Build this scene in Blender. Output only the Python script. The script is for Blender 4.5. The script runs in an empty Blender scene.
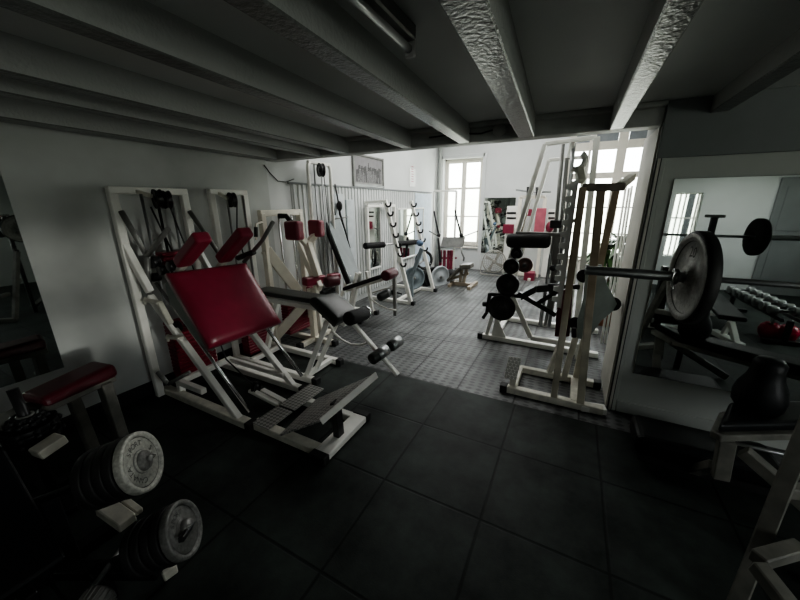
import bpy, bmesh, math, random
from mathutils import Vector as V, Matrix
random.seed(7)
scn = bpy.context.scene
COL = scn.collection
PI = math.pi

# ------------------------------------------------------------------ camera
F, YAW, PITCH, ROLL, H = 327.0356, 0.47875, 0.285516, -0.006711, 1.65
_f = V((-math.sin(YAW)*math.cos(PITCH), math.cos(YAW)*math.cos(PITCH), -math.sin(PITCH)))
_r0 = V((math.cos(YAW), math.sin(YAW), 0)); _u0 = _r0.cross(_f)
_r = _r0*math.cos(ROLL) + _u0*math.sin(ROLL)
_u = -_r0*math.sin(ROLL) + _u0*math.cos(ROLL)
CAM = V((0, 0, H))
cd = bpy.data.cameras.new('camera'); cam = bpy.data.objects.new('camera', cd); COL.objects.link(cam)
cd.sensor_width = 36; cd.lens = F/800*36; cd.clip_start = .03
cam.matrix_world = Matrix(((_r.x, _u.x, -_f.x, 0), (_r.y, _u.y, -_f.y, 0), (_r.z, _u.z, -_f.z, H), (0, 0, 0, 1)))
scn.camera = cam

def P(px, py, x=None, y=None, z=None):
    """surveyed point of the place: sight line through (px, py) met with one known plane"""
    d = _r*((px-400)/F) - _u*((py-300)/F) + _f
    t = (x/d.x) if x is not None else (y/d.y) if y is not None else (z-H)/d.z
    return CAM + d*t

# ------------------------------------------------------------------ materials
def nt(name):
    m = bpy.data.materials.new(name); m.use_nodes = True
    t = m.node_tree; b = t.nodes['Principled BSDF']
    return m, t, b
def sset(b, **k):
    for a, v in k.items():
        b.inputs[a.replace('_', ' ')].default_value = v
def mat(name, col, rough=.5, metal=0., var=.12, scale=9., bump=0., bscale=60., spec=.5, coat=0.):
    m, t, b = nt(name)
    sset(b, Roughness=rough, Metallic=metal)
    b.inputs['Specular IOR Level'].default_value = spec
    if coat: b.inputs['Coat Weight'].default_value = coat; b.inputs['Coat Roughness'].default_value = .15
    tc = t.nodes.new('ShaderNodeTexCoord')
    n = t.nodes.new('ShaderNodeTexNoise'); n.inputs['Scale'].default_value = scale; n.inputs['Detail'].default_value = 4
    t.links.new(tc.outputs['Object'], n.inputs['Vector'])
    r = t.nodes.new('ShaderNodeMapRange'); r.inputs['To Min'].default_value = 1-var; r.inputs['To Max'].default_value = 1+var
    r.inputs['From Min'].default_value = .3; r.inputs['From Max'].default_value = .7
    t.links.new(n.outputs['Fac'], r.inputs['Value'])
    mx = t.nodes.new('ShaderNodeVectorMath'); mx.operation = 'SCALE'; mx.inputs[0].default_value = col[:3]
    t.links.new(r.outputs['Result'], mx.inputs['Scale'])
    t.links.new(mx.outputs['Vector'], b.inputs['Base Color'])
    if bump:
        n2 = t.nodes.new('ShaderNodeTexNoise'); n2.inputs['Scale'].default_value = bscale; n2.inputs['Detail'].default_value = 5
        t.links.new(tc.outputs['Object'], n2.inputs['Vector'])
        bp = t.nodes.new('ShaderNodeBump'); bp.inputs['Strength'].default_value = bump; bp.inputs['Distance'].default_value = .01
        t.links.new(n2.outputs['Fac'], bp.inputs['Height']); t.links.new(bp.outputs['Normal'], b.inputs['Normal'])
    return m

M = {}
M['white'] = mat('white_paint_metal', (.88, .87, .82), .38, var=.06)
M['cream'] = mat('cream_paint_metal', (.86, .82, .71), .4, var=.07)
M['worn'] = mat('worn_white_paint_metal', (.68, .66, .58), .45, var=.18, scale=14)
M['shadewhite'] = mat('shaded_white_paint_metal', (.19, .186, .165), .5, var=.3, scale=10)  # worn white darkened: dimness of the near corners put into the colour
M['brown'] = mat('worn_brown_metal', (.20, .165, .14), .5, var=.3, scale=12)
M['red'] = mat('red_vinyl', (.23, .020, .045), .33, var=.1, bump=.12, bscale=180, coat=.25)
M['darkred'] = mat('dark_red_vinyl', (.075, .006, .014), .4, var=.12, bump=.15, bscale=180)
M['redpaint'] = mat('red_painted_iron', (.19, .010, .028), .4, var=.12)
M['pink'] = mat('pink_red_vinyl', (.45, .12, .16), .45)
M['black'] = mat('black_vinyl', (.008, .009, .010), .45, spec=.3, bump=.1, bscale=150)
M['greenblack'] = mat('green_black_vinyl', (.026, .031, .028), .38, var=.1, bump=.12, bscale=120)
M['rubber'] = mat('black_rubber', (.012, .012, .012), .6)
M['foam'] = mat('black_foam', (.010, .010, .011), .75, bump=.3, bscale=220)
M['dark'] = mat('dark_steel', (.22, .22, .21), .42, metal=.4)
M['blackpaint'] = mat('black_painted_steel', (.014, .014, .015), .35)
M['chrome'] = mat('chrome_steel', (.62, .62, .62), .18, metal=1., var=.05)
M['steel'] = mat('satin_steel', (.36, .37, .37), .38, metal=.85, var=.12)
M['greygreen'] = mat('grey_green_plate', (.27, .31, .285), .5, var=.12)
M['greyboard'] = mat('grey_vinyl', (.25, .275, .28), .35, var=.08)
M['iron'] = mat('black_cast_iron', (.012, .012, .012), .5, bump=.2, bscale=90)
M['hammer'] = mat('grey_hammertone', (.42, .42, .38), .45, metal=.15, var=.28, scale=70, bump=.3, bscale=110)
M['hammerdk'] = mat('dark_grey_hammertone', (.19, .19, .18), .45, metal=.2, var=.28, scale=70, bump=.3, bscale=110)
M['plategrey'] = mat('blue_grey_plate', (.20, .24, .26), .45, metal=.1)
M['brightwhite'] = mat('bright_white_enamel', (.92, .92, .89), .35, var=.03)
M['brightred'] = mat('glossy_red_enamel', (.45, .01, .05), .25)
M['palepanel'] = mat('pale_panel_paint', (.60, .64, .66), .6)
M['palegrey'] = mat('pale_grey_plate', (.42, .45, .47), .45, metal=.1)
M['midgrey'] = mat('mid_grey_board', (.30, .30, .29), .5, var=.2)
M['farred'] = mat('muted_red_vinyl', (.20, .018, .045), .5)
M['fanplastic'] = mat('cream_fan_plastic', (.33, .32, .29), .4)
M['paleblue'] = mat('pale_blue_paint', (.52, .60, .68), .6)
M['tan'] = mat('tan_painted_steel', (.30, .25, .19), .5)
M['khaki'] = mat('grey_khaki_vinyl', (.085, .078, .064), .45)
M['ink'] = mat('dark_lettering', (.06, .06, .055), .6)
M['leaf'] = mat('leaf', (.05, .11, .035), .4, var=.3)
M['stem'] = mat('stem', (.17, .13, .08), .7)
M['pot'] = mat('terracotta', (.35, .14, .08), .7)
M['cable'] = mat('black_cable', (.01, .01, .01), .5)
M['plastic'] = mat('white_plastic', (.72, .72, .70), .35)
M['tube'] = mat('fluorescent_tube', (.45, .46, .45), .25)
M['blue'] = mat('blue_plastic', (.10, .16, .26), .4)

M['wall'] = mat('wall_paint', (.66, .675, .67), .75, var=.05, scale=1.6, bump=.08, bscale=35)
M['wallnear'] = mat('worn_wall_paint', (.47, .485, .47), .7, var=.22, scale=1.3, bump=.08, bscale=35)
M['wallgrey'] = mat('grey_wall_paint', (.46, .48, .455), .7, var=.07, scale=1.8, bump=.08, bscale=35)
M['walldark'] = mat('dark_grey_wall_paint', (.22, .235, .235), .7, var=.12, scale=2, bump=.08, bscale=35)
M['reveal'] = mat('reveal_paint', (.62, .61, .56), .6, var=.09, scale=3, bump=.08, bscale=35)
M['ceil'] = mat('ceiling_paint', (.66, .68, .66), .65, var=.08, scale=1.5)
M['ceilw'] = mat('white_ceiling_paint', (.75, .76, .75), .8)
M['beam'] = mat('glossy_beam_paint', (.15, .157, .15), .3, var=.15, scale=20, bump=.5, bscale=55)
M['header'] = mat('header_paint', (.42, .43, .41), .5, var=.15, scale=6, bump=.2, bscale=40)
M['windowpaint'] = mat('window_cream_paint', (.80, .76, .68), .5, var=.05)
M['blind'] = mat('grey_blind', (.25, .27, .29), .7)
M['base'] = mat('black_skirting', (.015, .015, .016), .5)

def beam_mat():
    """matt pale sides like the ceiling; soffit shade put into a darker glossy colour"""
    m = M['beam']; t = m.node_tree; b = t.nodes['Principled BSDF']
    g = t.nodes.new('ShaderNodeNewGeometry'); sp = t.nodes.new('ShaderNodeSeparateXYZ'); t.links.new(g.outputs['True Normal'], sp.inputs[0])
    lt = t.nodes.new('ShaderNodeMath'); lt.operation = 'LESS_THAN'; lt.inputs[1].default_value = -.4; t.links.new(sp.outputs[2], lt.inputs[0])  # downward faces only: their shade is painted in
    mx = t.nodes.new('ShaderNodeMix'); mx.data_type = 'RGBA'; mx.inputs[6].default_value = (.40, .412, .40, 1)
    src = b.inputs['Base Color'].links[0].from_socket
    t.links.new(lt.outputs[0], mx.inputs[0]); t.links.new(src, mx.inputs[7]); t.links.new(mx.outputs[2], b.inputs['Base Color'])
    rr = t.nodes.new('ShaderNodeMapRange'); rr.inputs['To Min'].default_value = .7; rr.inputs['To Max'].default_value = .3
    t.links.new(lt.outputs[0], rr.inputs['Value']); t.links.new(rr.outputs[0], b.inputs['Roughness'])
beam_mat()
def mirror_mat():
    m, t, b = nt('mirror_glass')
    sset(b, Metallic=1., Roughness=.015); b.inputs['Base Color'].default_value = (.72, .77, .74, 1)
    n = t.nodes.new('ShaderNodeTexNoise'); n.inputs['Scale'].default_value = 3
    r = t.nodes.new('ShaderNodeMapRange'); r.inputs['To Min'].default_value = .008; r.inputs['To Max'].default_value = .03
    t.links.new(n.outputs['Fac'], r.inputs['Value']); t.links.new(r.outputs['Result'], b.inputs['Roughness'])
    return m
M['mirror'] = mirror_mat()

def glass_mat():
    m = bpy.data.materials.new('window_glass'); m.use_nodes = True; t = m.node_tree; t.nodes.clear()
    o = t.nodes.new('ShaderNodeOutputMaterial'); mx = t.nodes.new('ShaderNodeMixShader')
    tr = t.nodes.new('ShaderNodeBsdfTransparent'); g = t.nodes.new('ShaderNodeBsdfGlossy'); g.inputs['Roughness'].default_value = .03
    n = t.nodes.new('ShaderNodeTexNoise'); n.inputs['Scale'].default_value = 2
    r = t.nodes.new('ShaderNodeMapRange'); r.inputs['To Min'].default_value = .05; r.inputs['To Max'].default_value = .08
    t.links.new(n.outputs['Fac'], r.inputs['Value']); t.links.new(r.outputs['Result'], mx.inputs['Fac'])
    tr.inputs['Color'].default_value = (.96, .97, .96, 1)
    t.links.new(tr.outputs[0], mx.inputs[1]); t.links.new(g.outputs[0], mx.inputs[2]); t.links.new(mx.outputs[0], o.inputs[0])
    return m
M['glass'] = glass_mat()

def floor_mat(name, pitch, ox, oy, col, ribbed):
    m, t, b = nt(name); L = t.links; N = t.nodes
    tc = N.new('ShaderNodeTexCoord'); sp = N.new('ShaderNodeSeparateXYZ'); L.new(tc.outputs['Object'], sp.inputs[0])
    def mth(op, a, bb=None, c=None):
        n = N.new('ShaderNodeMath'); n.operation = op
        for i, v in enumerate((a, bb, c)):
            if v is None: continue
            if isinstance(v, (int, float)): n.inputs[i].default_value = v
            else: L.new(v, n.inputs[i])
        return n.outputs[0]
    def groove(s, o, w):
        q = mth('DIVIDE', mth('SUBTRACT', s, o), pitch)
        return mth('MULTIPLY', mth('ABSOLUTE', mth('SUBTRACT', q, mth('ROUND', q))), pitch)
    gx = groove(sp.outputs[0], ox, 0); gy = groove(sp.outputs[1], oy, 0)
    g = mth('MINIMUM', gx, gy)
    gm = N.new('ShaderNodeMapRange'); gm.interpolation_type = 'SMOOTHSTEP'
    gm.inputs['From Min'].default_value = .003; gm.inputs['From Max'].default_value = .011
    gm.inputs['To Min'].default_value = .18 if ribbed else .4; gm.inputs['To Max'].default_value = 1
    L.new(g, gm.inputs['Value'])
    n = N.new('ShaderNodeTexNoise'); n.inputs['Scale'].default_value = 2.2; n.inputs['Detail'].default_value = 6; n.inputs['Roughness'].default_value = .65
    L.new(tc.outputs['Object'], n.inputs['Vector'])
    r = N.new('ShaderNodeMapRange'); r.inputs['From Min'].default_value = .3; r.inputs['From Max'].default_value = .7
    r.inputs['To Min'].default_value = .38 if ribbed else .25; r.inputs['To Max'].default_value = 1.7 if ribbed else 1.9
    L.new(n.outputs['Fac'], r.inputs['Value'])
    fac = mth('MULTIPLY', gm.outputs[0], r.outputs[0])
    n2 = N.new('ShaderNodeTexNoise'); n2.inputs['Scale'].default_value = 130; n2.inputs['Detail'].default_value = 3
    L.new(tc.outputs['Object'], n2.inputs['Vector'])
    height = mth('ADD', mth('MULTIPLY', gm.outputs[0], 1.0), mth('MULTIPLY', n2.outputs['Fac'], .25))
    if ribbed:
        # studs broken in dashes: rows along x with short gaps, blurred by wear
        nw = N.new('ShaderNodeTexNoise'); nw.inputs['Scale'].default_value = 6; L.new(tc.outputs['Object'], nw.inputs['Vector'])
        s1 = mth('SINE', mth('ADD', mth('MULTIPLY', sp.outputs[1], 2*PI/.055), mth('MULTIPLY', nw.outputs['Fac'], 5.0)))
        s2 = mth('SINE', mth('ADD', mth('MULTIPLY', sp.outputs[0], 2*PI/.085), mth('MULTIPLY', nw.outputs['Fac'], 3.0)))
        st = mth('ADD', mth('MULTIPLY', s1, .5), mth('MULTIPLY', s2, .5))
        sm = N.new('ShaderNodeMapRange'); sm.interpolation_type = 'SMOOTHSTEP'
        sm.inputs['From Min'].default_value = -.1; sm.inputs['From Max'].default_value = .55
        sm.inputs['To Min'].default_value = 1.; sm.inputs['To Max'].default_value = .30
        L.new(st, sm.inputs['Value'])
        wv = mth('ADD', mth('MULTIPLY', sm.outputs[0], .8), .2)
        fac = mth('MULTIPLY', fac, wv)
        height = mth('ADD', height, mth('MULTIPLY', sm.outputs[0], .5))
    vm = N.new('ShaderNodeVectorMath'); vm.operation = 'SCALE'; vm.inputs[0].default_value = col
    L.new(fac, vm.inputs['Scale']); L.new(vm.outputs[0], b.inputs['Base Color'])
    bp = N.new('ShaderNodeBump'); bp.inputs['Strength'].default_value = .6; bp.inputs['Distance'].default_value = .004
    L.new(height, bp.inputs['Height']); L.new(bp.outputs[0], b.inputs['Normal'])
    sset(b, Roughness=.5 if ribbed else .62); b.inputs['Specular IOR Level'].default_value = .45 if ribbed else .22
    return m
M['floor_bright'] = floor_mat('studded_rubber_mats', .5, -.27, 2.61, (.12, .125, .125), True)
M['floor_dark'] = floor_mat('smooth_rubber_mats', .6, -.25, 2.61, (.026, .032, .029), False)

def tread_mat(nm, ca, cb):
    m, t, b = nt(nm); L = t.links; N = t.nodes
    tc = N.new('ShaderNodeTexCoord'); mp = N.new('ShaderNodeMapping'); L.new(tc.outputs['Object'], mp.inputs[0])
    mp.inputs['Rotation'].default_value = (0, 0, PI/4); mp.inputs['Scale'].default_value = (44, 44, 44)
    c = N.new('ShaderNodeTexChecker'); c.inputs['Scale'].default_value = 1.0
    L.new(mp.outputs[0], c.inputs['Vector'])
    c.inputs['Color1'].default_value = ca; c.inputs['Color2'].default_value = cb
    L.new(c.outputs['Color'], b.inputs['Base Color'])
    bp = N.new('ShaderNodeBump'); bp.inputs['Strength'].default_value = .6; bp.inputs['Distance'].default_value = .004
    L.new(c.outputs['Fac'], bp.inputs['Height']); L.new(bp.outputs[0], b.inputs['Normal'])
    sset(b, Metallic=.3, Roughness=.42)
    return m
M['tread'] = tread_mat('diamond_tread_plate', (.46, .46, .44, 1), (.2, .2, .19, 1)); M['treadw'] = tread_mat('white_tread_plate', (.9, .9, .86, 1), (.5, .5, .47, 1))

# ------------------------------------------------------------------ mesh builder
def frame_of(d, up=V((0, 0, 1))):
    d = d.normalized()
    if abs(d.dot(up)) > .995: up = V((0, 1, 0)) if abs(d.y) < .9 else V((1, 0, 0))
    s = d.cross(up).normalized(); u = s.cross(d).normalized()
    return d, s, u
ONE = {'lettering', 'numerals', 'text_lines', 'leaves', 'skyline', 'knobs', 'weight_stack', 'grille', 'blades', 'stem'}
class MB:
    def __init__(s): s.bm = bmesh.new()
    def _hexa(s, c, bev):
        vs = [s.bm.verts.new(p) for p in c]
        fs = [s.bm.faces.new([vs[i] for i in q]) for q in ((0, 3, 2, 1), (4, 5, 6, 7), (0, 1, 5, 4), (1, 2, 6, 5), (2, 3, 7, 6), (3, 0, 4, 7))]
        bmesh.ops.recalc_face_normals(s.bm, faces=fs)
        if bev:
            es = {e for f in fs for e in f.edges}
            seg = 1 if bev < .008 else 3
            bmesh.ops.bevel(s.bm, geom=list(es), offset=bev, segments=seg, affect='EDGES', profile=.5, clamp_overlap=True)
        return s
    def box(s, lo, hi, bev=.0):
        x0, y0, z0 = lo; x1, y1, z1 = hi
        return s._hexa([V(p) for p in ((x0, y0, z0), (x1, y0, z0), (x1, y1, z0), (x0, y1, z0), (x0, y0, z1), (x1, y0, z1), (x1, y1, z1), (x0, y1, z1))], bev)
    def bar(s, p, q, w=.05, h=.05, bev=.005, up=V((0, 0, 1))):
        p, q = V(p), V(q); d, a, u = frame_of(q-p, V(up)); a = a*w/2; u = u*h/2
        return s._hexa([p-a-u, p+a-u, p+a+u, p-a+u, q-a-u, q+a-u, q+a+u, q-a+u], bev)
    def slab(s, a, b, c, d, t, bev=.015):
        """a,b,c,d: corners of the top face in order; thickness t behind it"""
        a, b, c, d = map(V, (a, b, c, d)); n = (b-a).cross(d-a).normalized()*t
        return s._hexa([a-n, b-n, c-n, d-n, a, b, c, d], bev)
    def cushion(s, a, b, c, d, t, puff, n=14):
        """upholstered slab: crowned top over the corners a,b,c,d, soft rolled edge, flat back at depth t"""
        a, b, c, d = map(V, (a, b, c, d)); nn = (b-a).cross(d-a).normalized(); g = {}
        for i in range(n+1):
            for j in range(n+1):
                # denser rows near the edge so that the roll is smooth
                u = .5-.5*math.cos(PI*i/n); v = .5-.5*math.cos(PI*j/n)
                p = (a.lerp(b, u)).lerp(d.lerp(c, u), v)
                eu, ev = abs(2*u-1), abs(2*v-1)
                h = puff*(1-eu**2.2)*(1-ev**2.2)-t*.45*max(eu**24, ev**24)
                g[i, j] = s.bm.verts.new(p+nn*h)
        for i in range(n):
            for j in range(n):
                f = s.bm.faces.new((g[i, j], g[i+1, j], g[i+1, j+1], g[i, j+1])); f.smooth = True
        rim = [(i, 0) for i in range(n)]+[(n, j) for j in range(n)]+[(i, n) for i in range(n, 0, -1)]+[(0, j) for j in range(n, 0, -1)]
        low = []
        for k in rim:
            p = g[k].co.copy(); q = p-nn*(t*.55); low.append(s.bm.verts.new(q))
        for k in range(len(rim)):
            k2 = (k+1) % len(rim); f = s.bm.faces.new((g[rim[k]], low[k], low[k2], g[rim[k2]])); f.smooth = True
        s.bm.faces.new(low)
        return s
    def tube(s, pts, r=.015, seg=10, cap=True):
        pts = [V(p) for p in pts]; rings = []; up = None
        for i, p in enumerate(pts):
            if i == 0: d = pts[1]-p
            elif i == len(pts)-1: d = p-pts[-2]
            else: d = (pts[i+1]-p).normalized()+(p-pts[i-1]).normalized()
            if up is None: d, a, u = frame_of(d)
            else:
                d = d.normalized(); a = d.cross(up).normalized(); u = a.cross(d)
            up = u
            rr = r[i] if isinstance(r, (list, tuple)) else r
            rings.append([s.bm.verts.new(p+a*math.cos(k*2*PI/seg)*rr+u*math.sin(k*2*PI/seg)*rr) for k in range(seg)])
        for A, B in zip(rings, rings[1:]):
            for k in range(seg):
                f = s.bm.faces.new((A[k], A[(k+1) % seg], B[(k+1) % seg], B[k])); f.smooth = True
        if cap:
            s.bm.faces.new(rings[0][::-1]); s.bm.faces.new(rings[-1])
        return s
    def lathe(s, prof, o, ax, seg=32):
        """prof: list of (radius, height along axis)"""
        o = V(o); d, a, u = frame_of(V(ax)); rings = []
        for r, h in prof:
            if r < 1e-5: rings.append([s.bm.verts.new(o+d*h)])
            else: rings.append([s.bm.verts.new(o+d*h+a*math.cos(k*2*PI/seg)*r+u*math.sin(k*2*PI/seg)*r) for k in range(seg)])
        for A, B in zip(rings, rings[1:]):
            for k in range(seg):
                k2 = (k+1) % seg
                if len(A) == 1 and len(B) == 1: continue
                vs = (A[0], B[k2], B[k]) if len(A) == 1 else (A[k], A[k2], B[0]) if len(B) == 1 else (A[k], A[k2], B[k2], B[k])
                f = s.bm.faces.new(vs); f.smooth = True
        return s
    def cyl(s, p, q, r, seg=20, bev=0.):
        p, q = V(p), V(q); L = (q-p).length; b = bev
        pr = [(0, 0), (r-b, 0)] + ([(r-b*.3, b*.3), (r, b)] if b else []) + ([(r, L-b), (r-b*.3, L-b*.3)] if b else []) + [(r-b, L), (0, L)]
        if not b: pr = [(0, 0), (r, 0), (r, L), (0, L)]
        return s.lathe(pr, p, q-p, seg)
    def sphere(s, c, r, seg=16, sq=(1, 1, 1)):
        m = Matrix.Translation(V(c)) @ Matrix.Diagonal((r*sq[0], r*sq[1], r*sq[2], 1))
        g = bmesh.ops.create_uvsphere(s.bm, u_segments=seg, v_segments=seg//2, radius=1, matrix=m)
        for v in g['verts']:
            for f in v.link_faces: f.smooth = True
        return s
    def torus(s, c, ax, R, r, seg=32, m=8, a0=0, a1=2*PI):
        d, a, u = frame_of(V(ax)); c = V(c)
        full = abs(a1-a0-2*PI) < 1e-4; n = seg if full else seg+1; rings = []
        for i in range(n):
            t = a0+(a1-a0)*i/seg; e = a*math.cos(t)+u*math.sin(t)
            rings.append([s.bm.verts.new(c+e*(R+r*math.cos(k*2*PI/m))+d*r*math.sin(k*2*PI/m)) for k in range(m)])
        for i in range(seg):
            A, B = rings[i], rings[(i+1) % n]
            for k in range(m):
                f = s.bm.faces.new((A[k], A[(k+1) % m], B[(k+1) % m], B[k])); f.smooth = True
        return s
    def poly(s, pts, n, t):
        """flat outline pts extruded by t along n"""
        n = V(n).normalized()*t; A = [s.bm.verts.new(V(p)) for p in pts]; B = [s.bm.verts.new(V(p)+n) for p in pts]
        s.bm.faces.new(A[::-1]); s.bm.faces.new(B); k = len(A)
        for i in range(k): s.bm.faces.new((A[i], A[(i+1) % k], B[(i+1) % k], B[i]))
        return s
    def text(s, ch, o, right, up, size, depth=.0015):
        cu = bpy.data.curves.new('glyph', 'FONT'); cu.body = ch; cu.size = size; cu.align_x = 'CENTER'; cu.align_y = 'CENTER'; cu.resolution_u = 3
        ob = bpy.data.objects.new('glyph', cu); COL.objects.link(ob)
        dg = bpy.context.evaluated_depsgraph_get(); me = bpy.data.meshes.new_from_object(ob.evaluated_get(dg))
        o, right, up = V(o), V(right).normalized(), V(up).normalized(); n = right.cross(up)
        base = [s.bm.verts.new(o+right*v.co.x+up*v.co.y+n*depth) for v in me.vertices]
        for p in me.polygons:
            try: s.bm.faces.new([base[i] for i in p.vertices])
            except ValueError: pass
        bpy.data.objects.remove(ob); bpy.data.curves.remove(cu); bpy.data.meshes.remove(me)
        return s
    def detached(s):
        """moves every cluster of shells that stands clear of the first into a builder of its own"""
        s.bm.verts.ensure_lookup_table(); seen = set(); isl = []
        for v in s.bm.verts:
            if v in seen: continue
            st = [v]; seen.add(v); g = []
            while st:
                x = st.pop(); g.append(x)
                for e in x.link_edges:
                    o = e.other_vert(x)
                    if o not in seen: seen.add(o); st.append(o)
            lo = [min(x.co[i] for x in g)-.008 for i in range(3)]; hi = [max(x.co[i] for x in g)+.008 for i in range(3)]
            isl.append([g, lo, hi])
        cl = list(range(len(isl)))
        for i in range(len(isl)):
            for j in range(i):
                if all(isl[i][1][k] <= isl[j][2][k] and isl[j][1][k] <= isl[i][2][k] for k in range(3)):
                    a, b = cl[i], cl[j]; cl = [b if c == a else c for c in cl]
        out = []
        for c in sorted(set(cl))[1:]:
            q = MB(); q.bm.free(); q.bm = s.bm.copy(); keep = {x.index for i, z in enumerate(isl) if cl[i] == c for x in z[0]}
            s.bm.verts.index_update(); 
            q.bm.verts.ensure_lookup_table(); keep = {x.index for i, z in enumerate(isl) if cl[i] == c for x in z[0]}
            bmesh.ops.delete(q.bm, geom=[v for v in q.bm.verts if v.index not in keep], context='VERTS'); out.append(q)
        k0 = sorted(set(cl))[0]; dead = [x for i, z in enumerate(isl) if cl[i] != k0 for x in z[0]]
        if dead: bmesh.ops.delete(s.bm, geom=dead, context='VERTS')
        return out
    def build(s, name, m, root=None, kind=None, label=None, recalc=True):
        if recalc: bmesh.ops.recalc_face_normals(s.bm, faces=s.bm.faces)
        if kind is None and root is not None and name not in ONE:
            rest = s.detached()
            if rest:
                first = s.build(name, m, root, kind, label, recalc)
                for q in rest: q.build(name, m, root, kind, label, recalc)
                return first
        off = V((0, 0, 0))
        if root is not None:
            r = root
            while r.parent: r = r.parent
            off = V(r.location)
        bmesh.ops.translate(s.bm, verts=s.bm.verts, vec=-off)
        me = bpy.data.meshes.new(name); s.bm.to_mesh(me); s.bm.free()
        o = bpy.data.objects.new(name, me); COL.objects.link(o)
        me.materials.append(M[m] if isinstance(m, str) else m)
        if root is not None: o.parent = root
        if kind: o['kind'] = kind
        if label: o['label'] = label
        return o
def thing(name, label, cat, loc=(0, 0, 0), group=None):
    o = bpy.data.objects.new(name, None); COL.objects.link(o); o.location = V(loc); o.empty_display_size = .05
    o['label'] = label; o['category'] = cat
    if group: o['group'] = group
    return o
def tag(o, label, cat, group=None):
    o['label'] = label; o['category'] = cat
    if group: o['group'] = group
    # put the origin at its base
    me = o.data; xs = [v.co for v in me.vertices]
    c = V((sum(v.x for v in xs)/len(xs), sum(v.y for v in xs)/len(xs), min(v.z for v in xs)))
    me.transform(Matrix.Translation(-c)); o.location = c
    return o
def copy_tree(o, parent=None):
    c = o.copy(); COL.objects.link(c)
    if parent is not None: c.parent = parent
    for ch in list(o.children): copy_tree(ch, c)
    return c
def struct(name, mb, m): return mb.build(name, m, None, 'structure')

def plate_prof(r, t, hole=.025, rim=.86, hub=.32, rec=.35):
    h = t/2; q = h*(1-rec)
    one = [(hole, h), (r*hub, h), (r*(hub+.03), q), (r*(rim-.02), q), (r*rim, h), (r*.985, h), (r, h*.8)]
    return one + [(a, -b) for a, b in reversed(one)] + [one[0]]
def weight_plate(root, name, c, ax, r, t, m='iron', **k):
    return MB().lathe(plate_prof(r, t, **k), c, ax, 36).build(name, m, root, recalc=True)
def roller(root, p, q, r, m='foam', name='roller_pad'):
    return MB().cyl(p, q, r, 22, bev=min(r*.3, .02)).build(name, m, root)
def pulley(root, c, ax, r, m='blackpaint'):
    t = r*.35
    return MB().lathe([(0, -t), (r*.3, -t), (r*.35, -t*.6), (r*.95, -t*.7), (r, -t), (r, -t*.6), (r*.85, 0), (r, t*.6), (r, t), (r*.95, t*.7), (r*.35, t*.6), (r*.3, t), (0, t)], c, ax, 28).build('pulley', m, root)
def cap(root, p, d, w, h, name='end_cap', L=.05):
    p = V(p); d = V(d).normalized()
    return MB().bar(p-d*.012, p+d*L, w+.012, h+.012, .006).build(name, 'rubber', root)

# ================================================================== SETTING
XL, YF, YH, XR, YB, HB = -3.24, 8.4, 2.9, 4.3, -2.6, 2.134
JX, JY = .44, 3.5      # jamb of the wide opening
ZC, ZC2 = 2.27, 3.6
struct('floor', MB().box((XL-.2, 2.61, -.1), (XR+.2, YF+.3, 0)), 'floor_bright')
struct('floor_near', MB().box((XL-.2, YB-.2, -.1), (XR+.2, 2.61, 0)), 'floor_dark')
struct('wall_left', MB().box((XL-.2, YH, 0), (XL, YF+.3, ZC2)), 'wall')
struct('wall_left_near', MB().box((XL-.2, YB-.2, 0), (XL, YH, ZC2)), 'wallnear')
# low ceiling of the near room, white ceiling of the far room
struct('ceiling', MB().box((XL, YB-.2, ZC), (XR, YH+.02, ZC+.15)), 'ceil')
struct('ceiling_far', MB().box((XL-.2, YH, ZC2), (XR+.2, YF+.3, ZC2+.1)), 'ceilw')
# wall with the opening: header beam, right pier with the mirror
struct('wall_middle', MB().box((JX, YH, 0), (XR, JY, ZC2)), 'wallgrey')
struct('wall_upper', MB().box((XL, YH+.12, HB+.14), (JX, JY, ZC2)), 'wall')
struct('trim_1', MB().box((XL, YH, HB), (JX, YH+.14, ZC), .006), 'header')
struct('trim_2', MB().box((JX, YH-.03, 1.93), (XR, YH+.0, ZC), .004), 'walldark')
struct('trim_3', MB().box((JX-.012, YH+.02, 0), (JX, JY-.003, HB), .003), 'reveal')
struct('trim_4', MB().box((JX, YH-.018, 0), (JX+.055, YH, 1.93), .004), 'wallgrey')
struct('trim_5', MB().box((XL, YH-.06, HB+.105), (JX+.0, YH, ZC), .006), 'header')
struct('trim_30', MB().box((JX-.002, YH-.022, 0), (JX+.006, YH-.0, HB), .001), 'base')
struct('trim_31', MB().box((JX+.008, YH-.024, 0), (JX+.022, YH-.001, HB), .001), 'reveal')
struct('trim_32', MB().box((JX+.024, YH-.02, 0), (JX+.030, YH-.0, HB), .001), 'base')
# beams, running away from the viewer
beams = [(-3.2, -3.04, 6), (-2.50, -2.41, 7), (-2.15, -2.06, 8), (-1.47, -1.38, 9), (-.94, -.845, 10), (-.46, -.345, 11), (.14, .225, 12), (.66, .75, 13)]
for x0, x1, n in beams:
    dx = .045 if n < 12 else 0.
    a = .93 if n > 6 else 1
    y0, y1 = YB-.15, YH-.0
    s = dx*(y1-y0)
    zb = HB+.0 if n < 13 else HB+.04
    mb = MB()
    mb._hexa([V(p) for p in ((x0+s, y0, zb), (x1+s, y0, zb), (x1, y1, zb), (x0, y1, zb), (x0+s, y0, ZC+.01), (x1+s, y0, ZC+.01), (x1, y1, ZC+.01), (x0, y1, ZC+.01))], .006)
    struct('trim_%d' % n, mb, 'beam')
struct('baseboard_left', MB().box((XL, YB, 0), (XL+.02, 2.6, .12), .004), 'base')
struct('baseboard_middle', MB().box((JX+.06, YH-.02, 0), (XR, YH, .1), .004), 'wallgrey')

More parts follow.
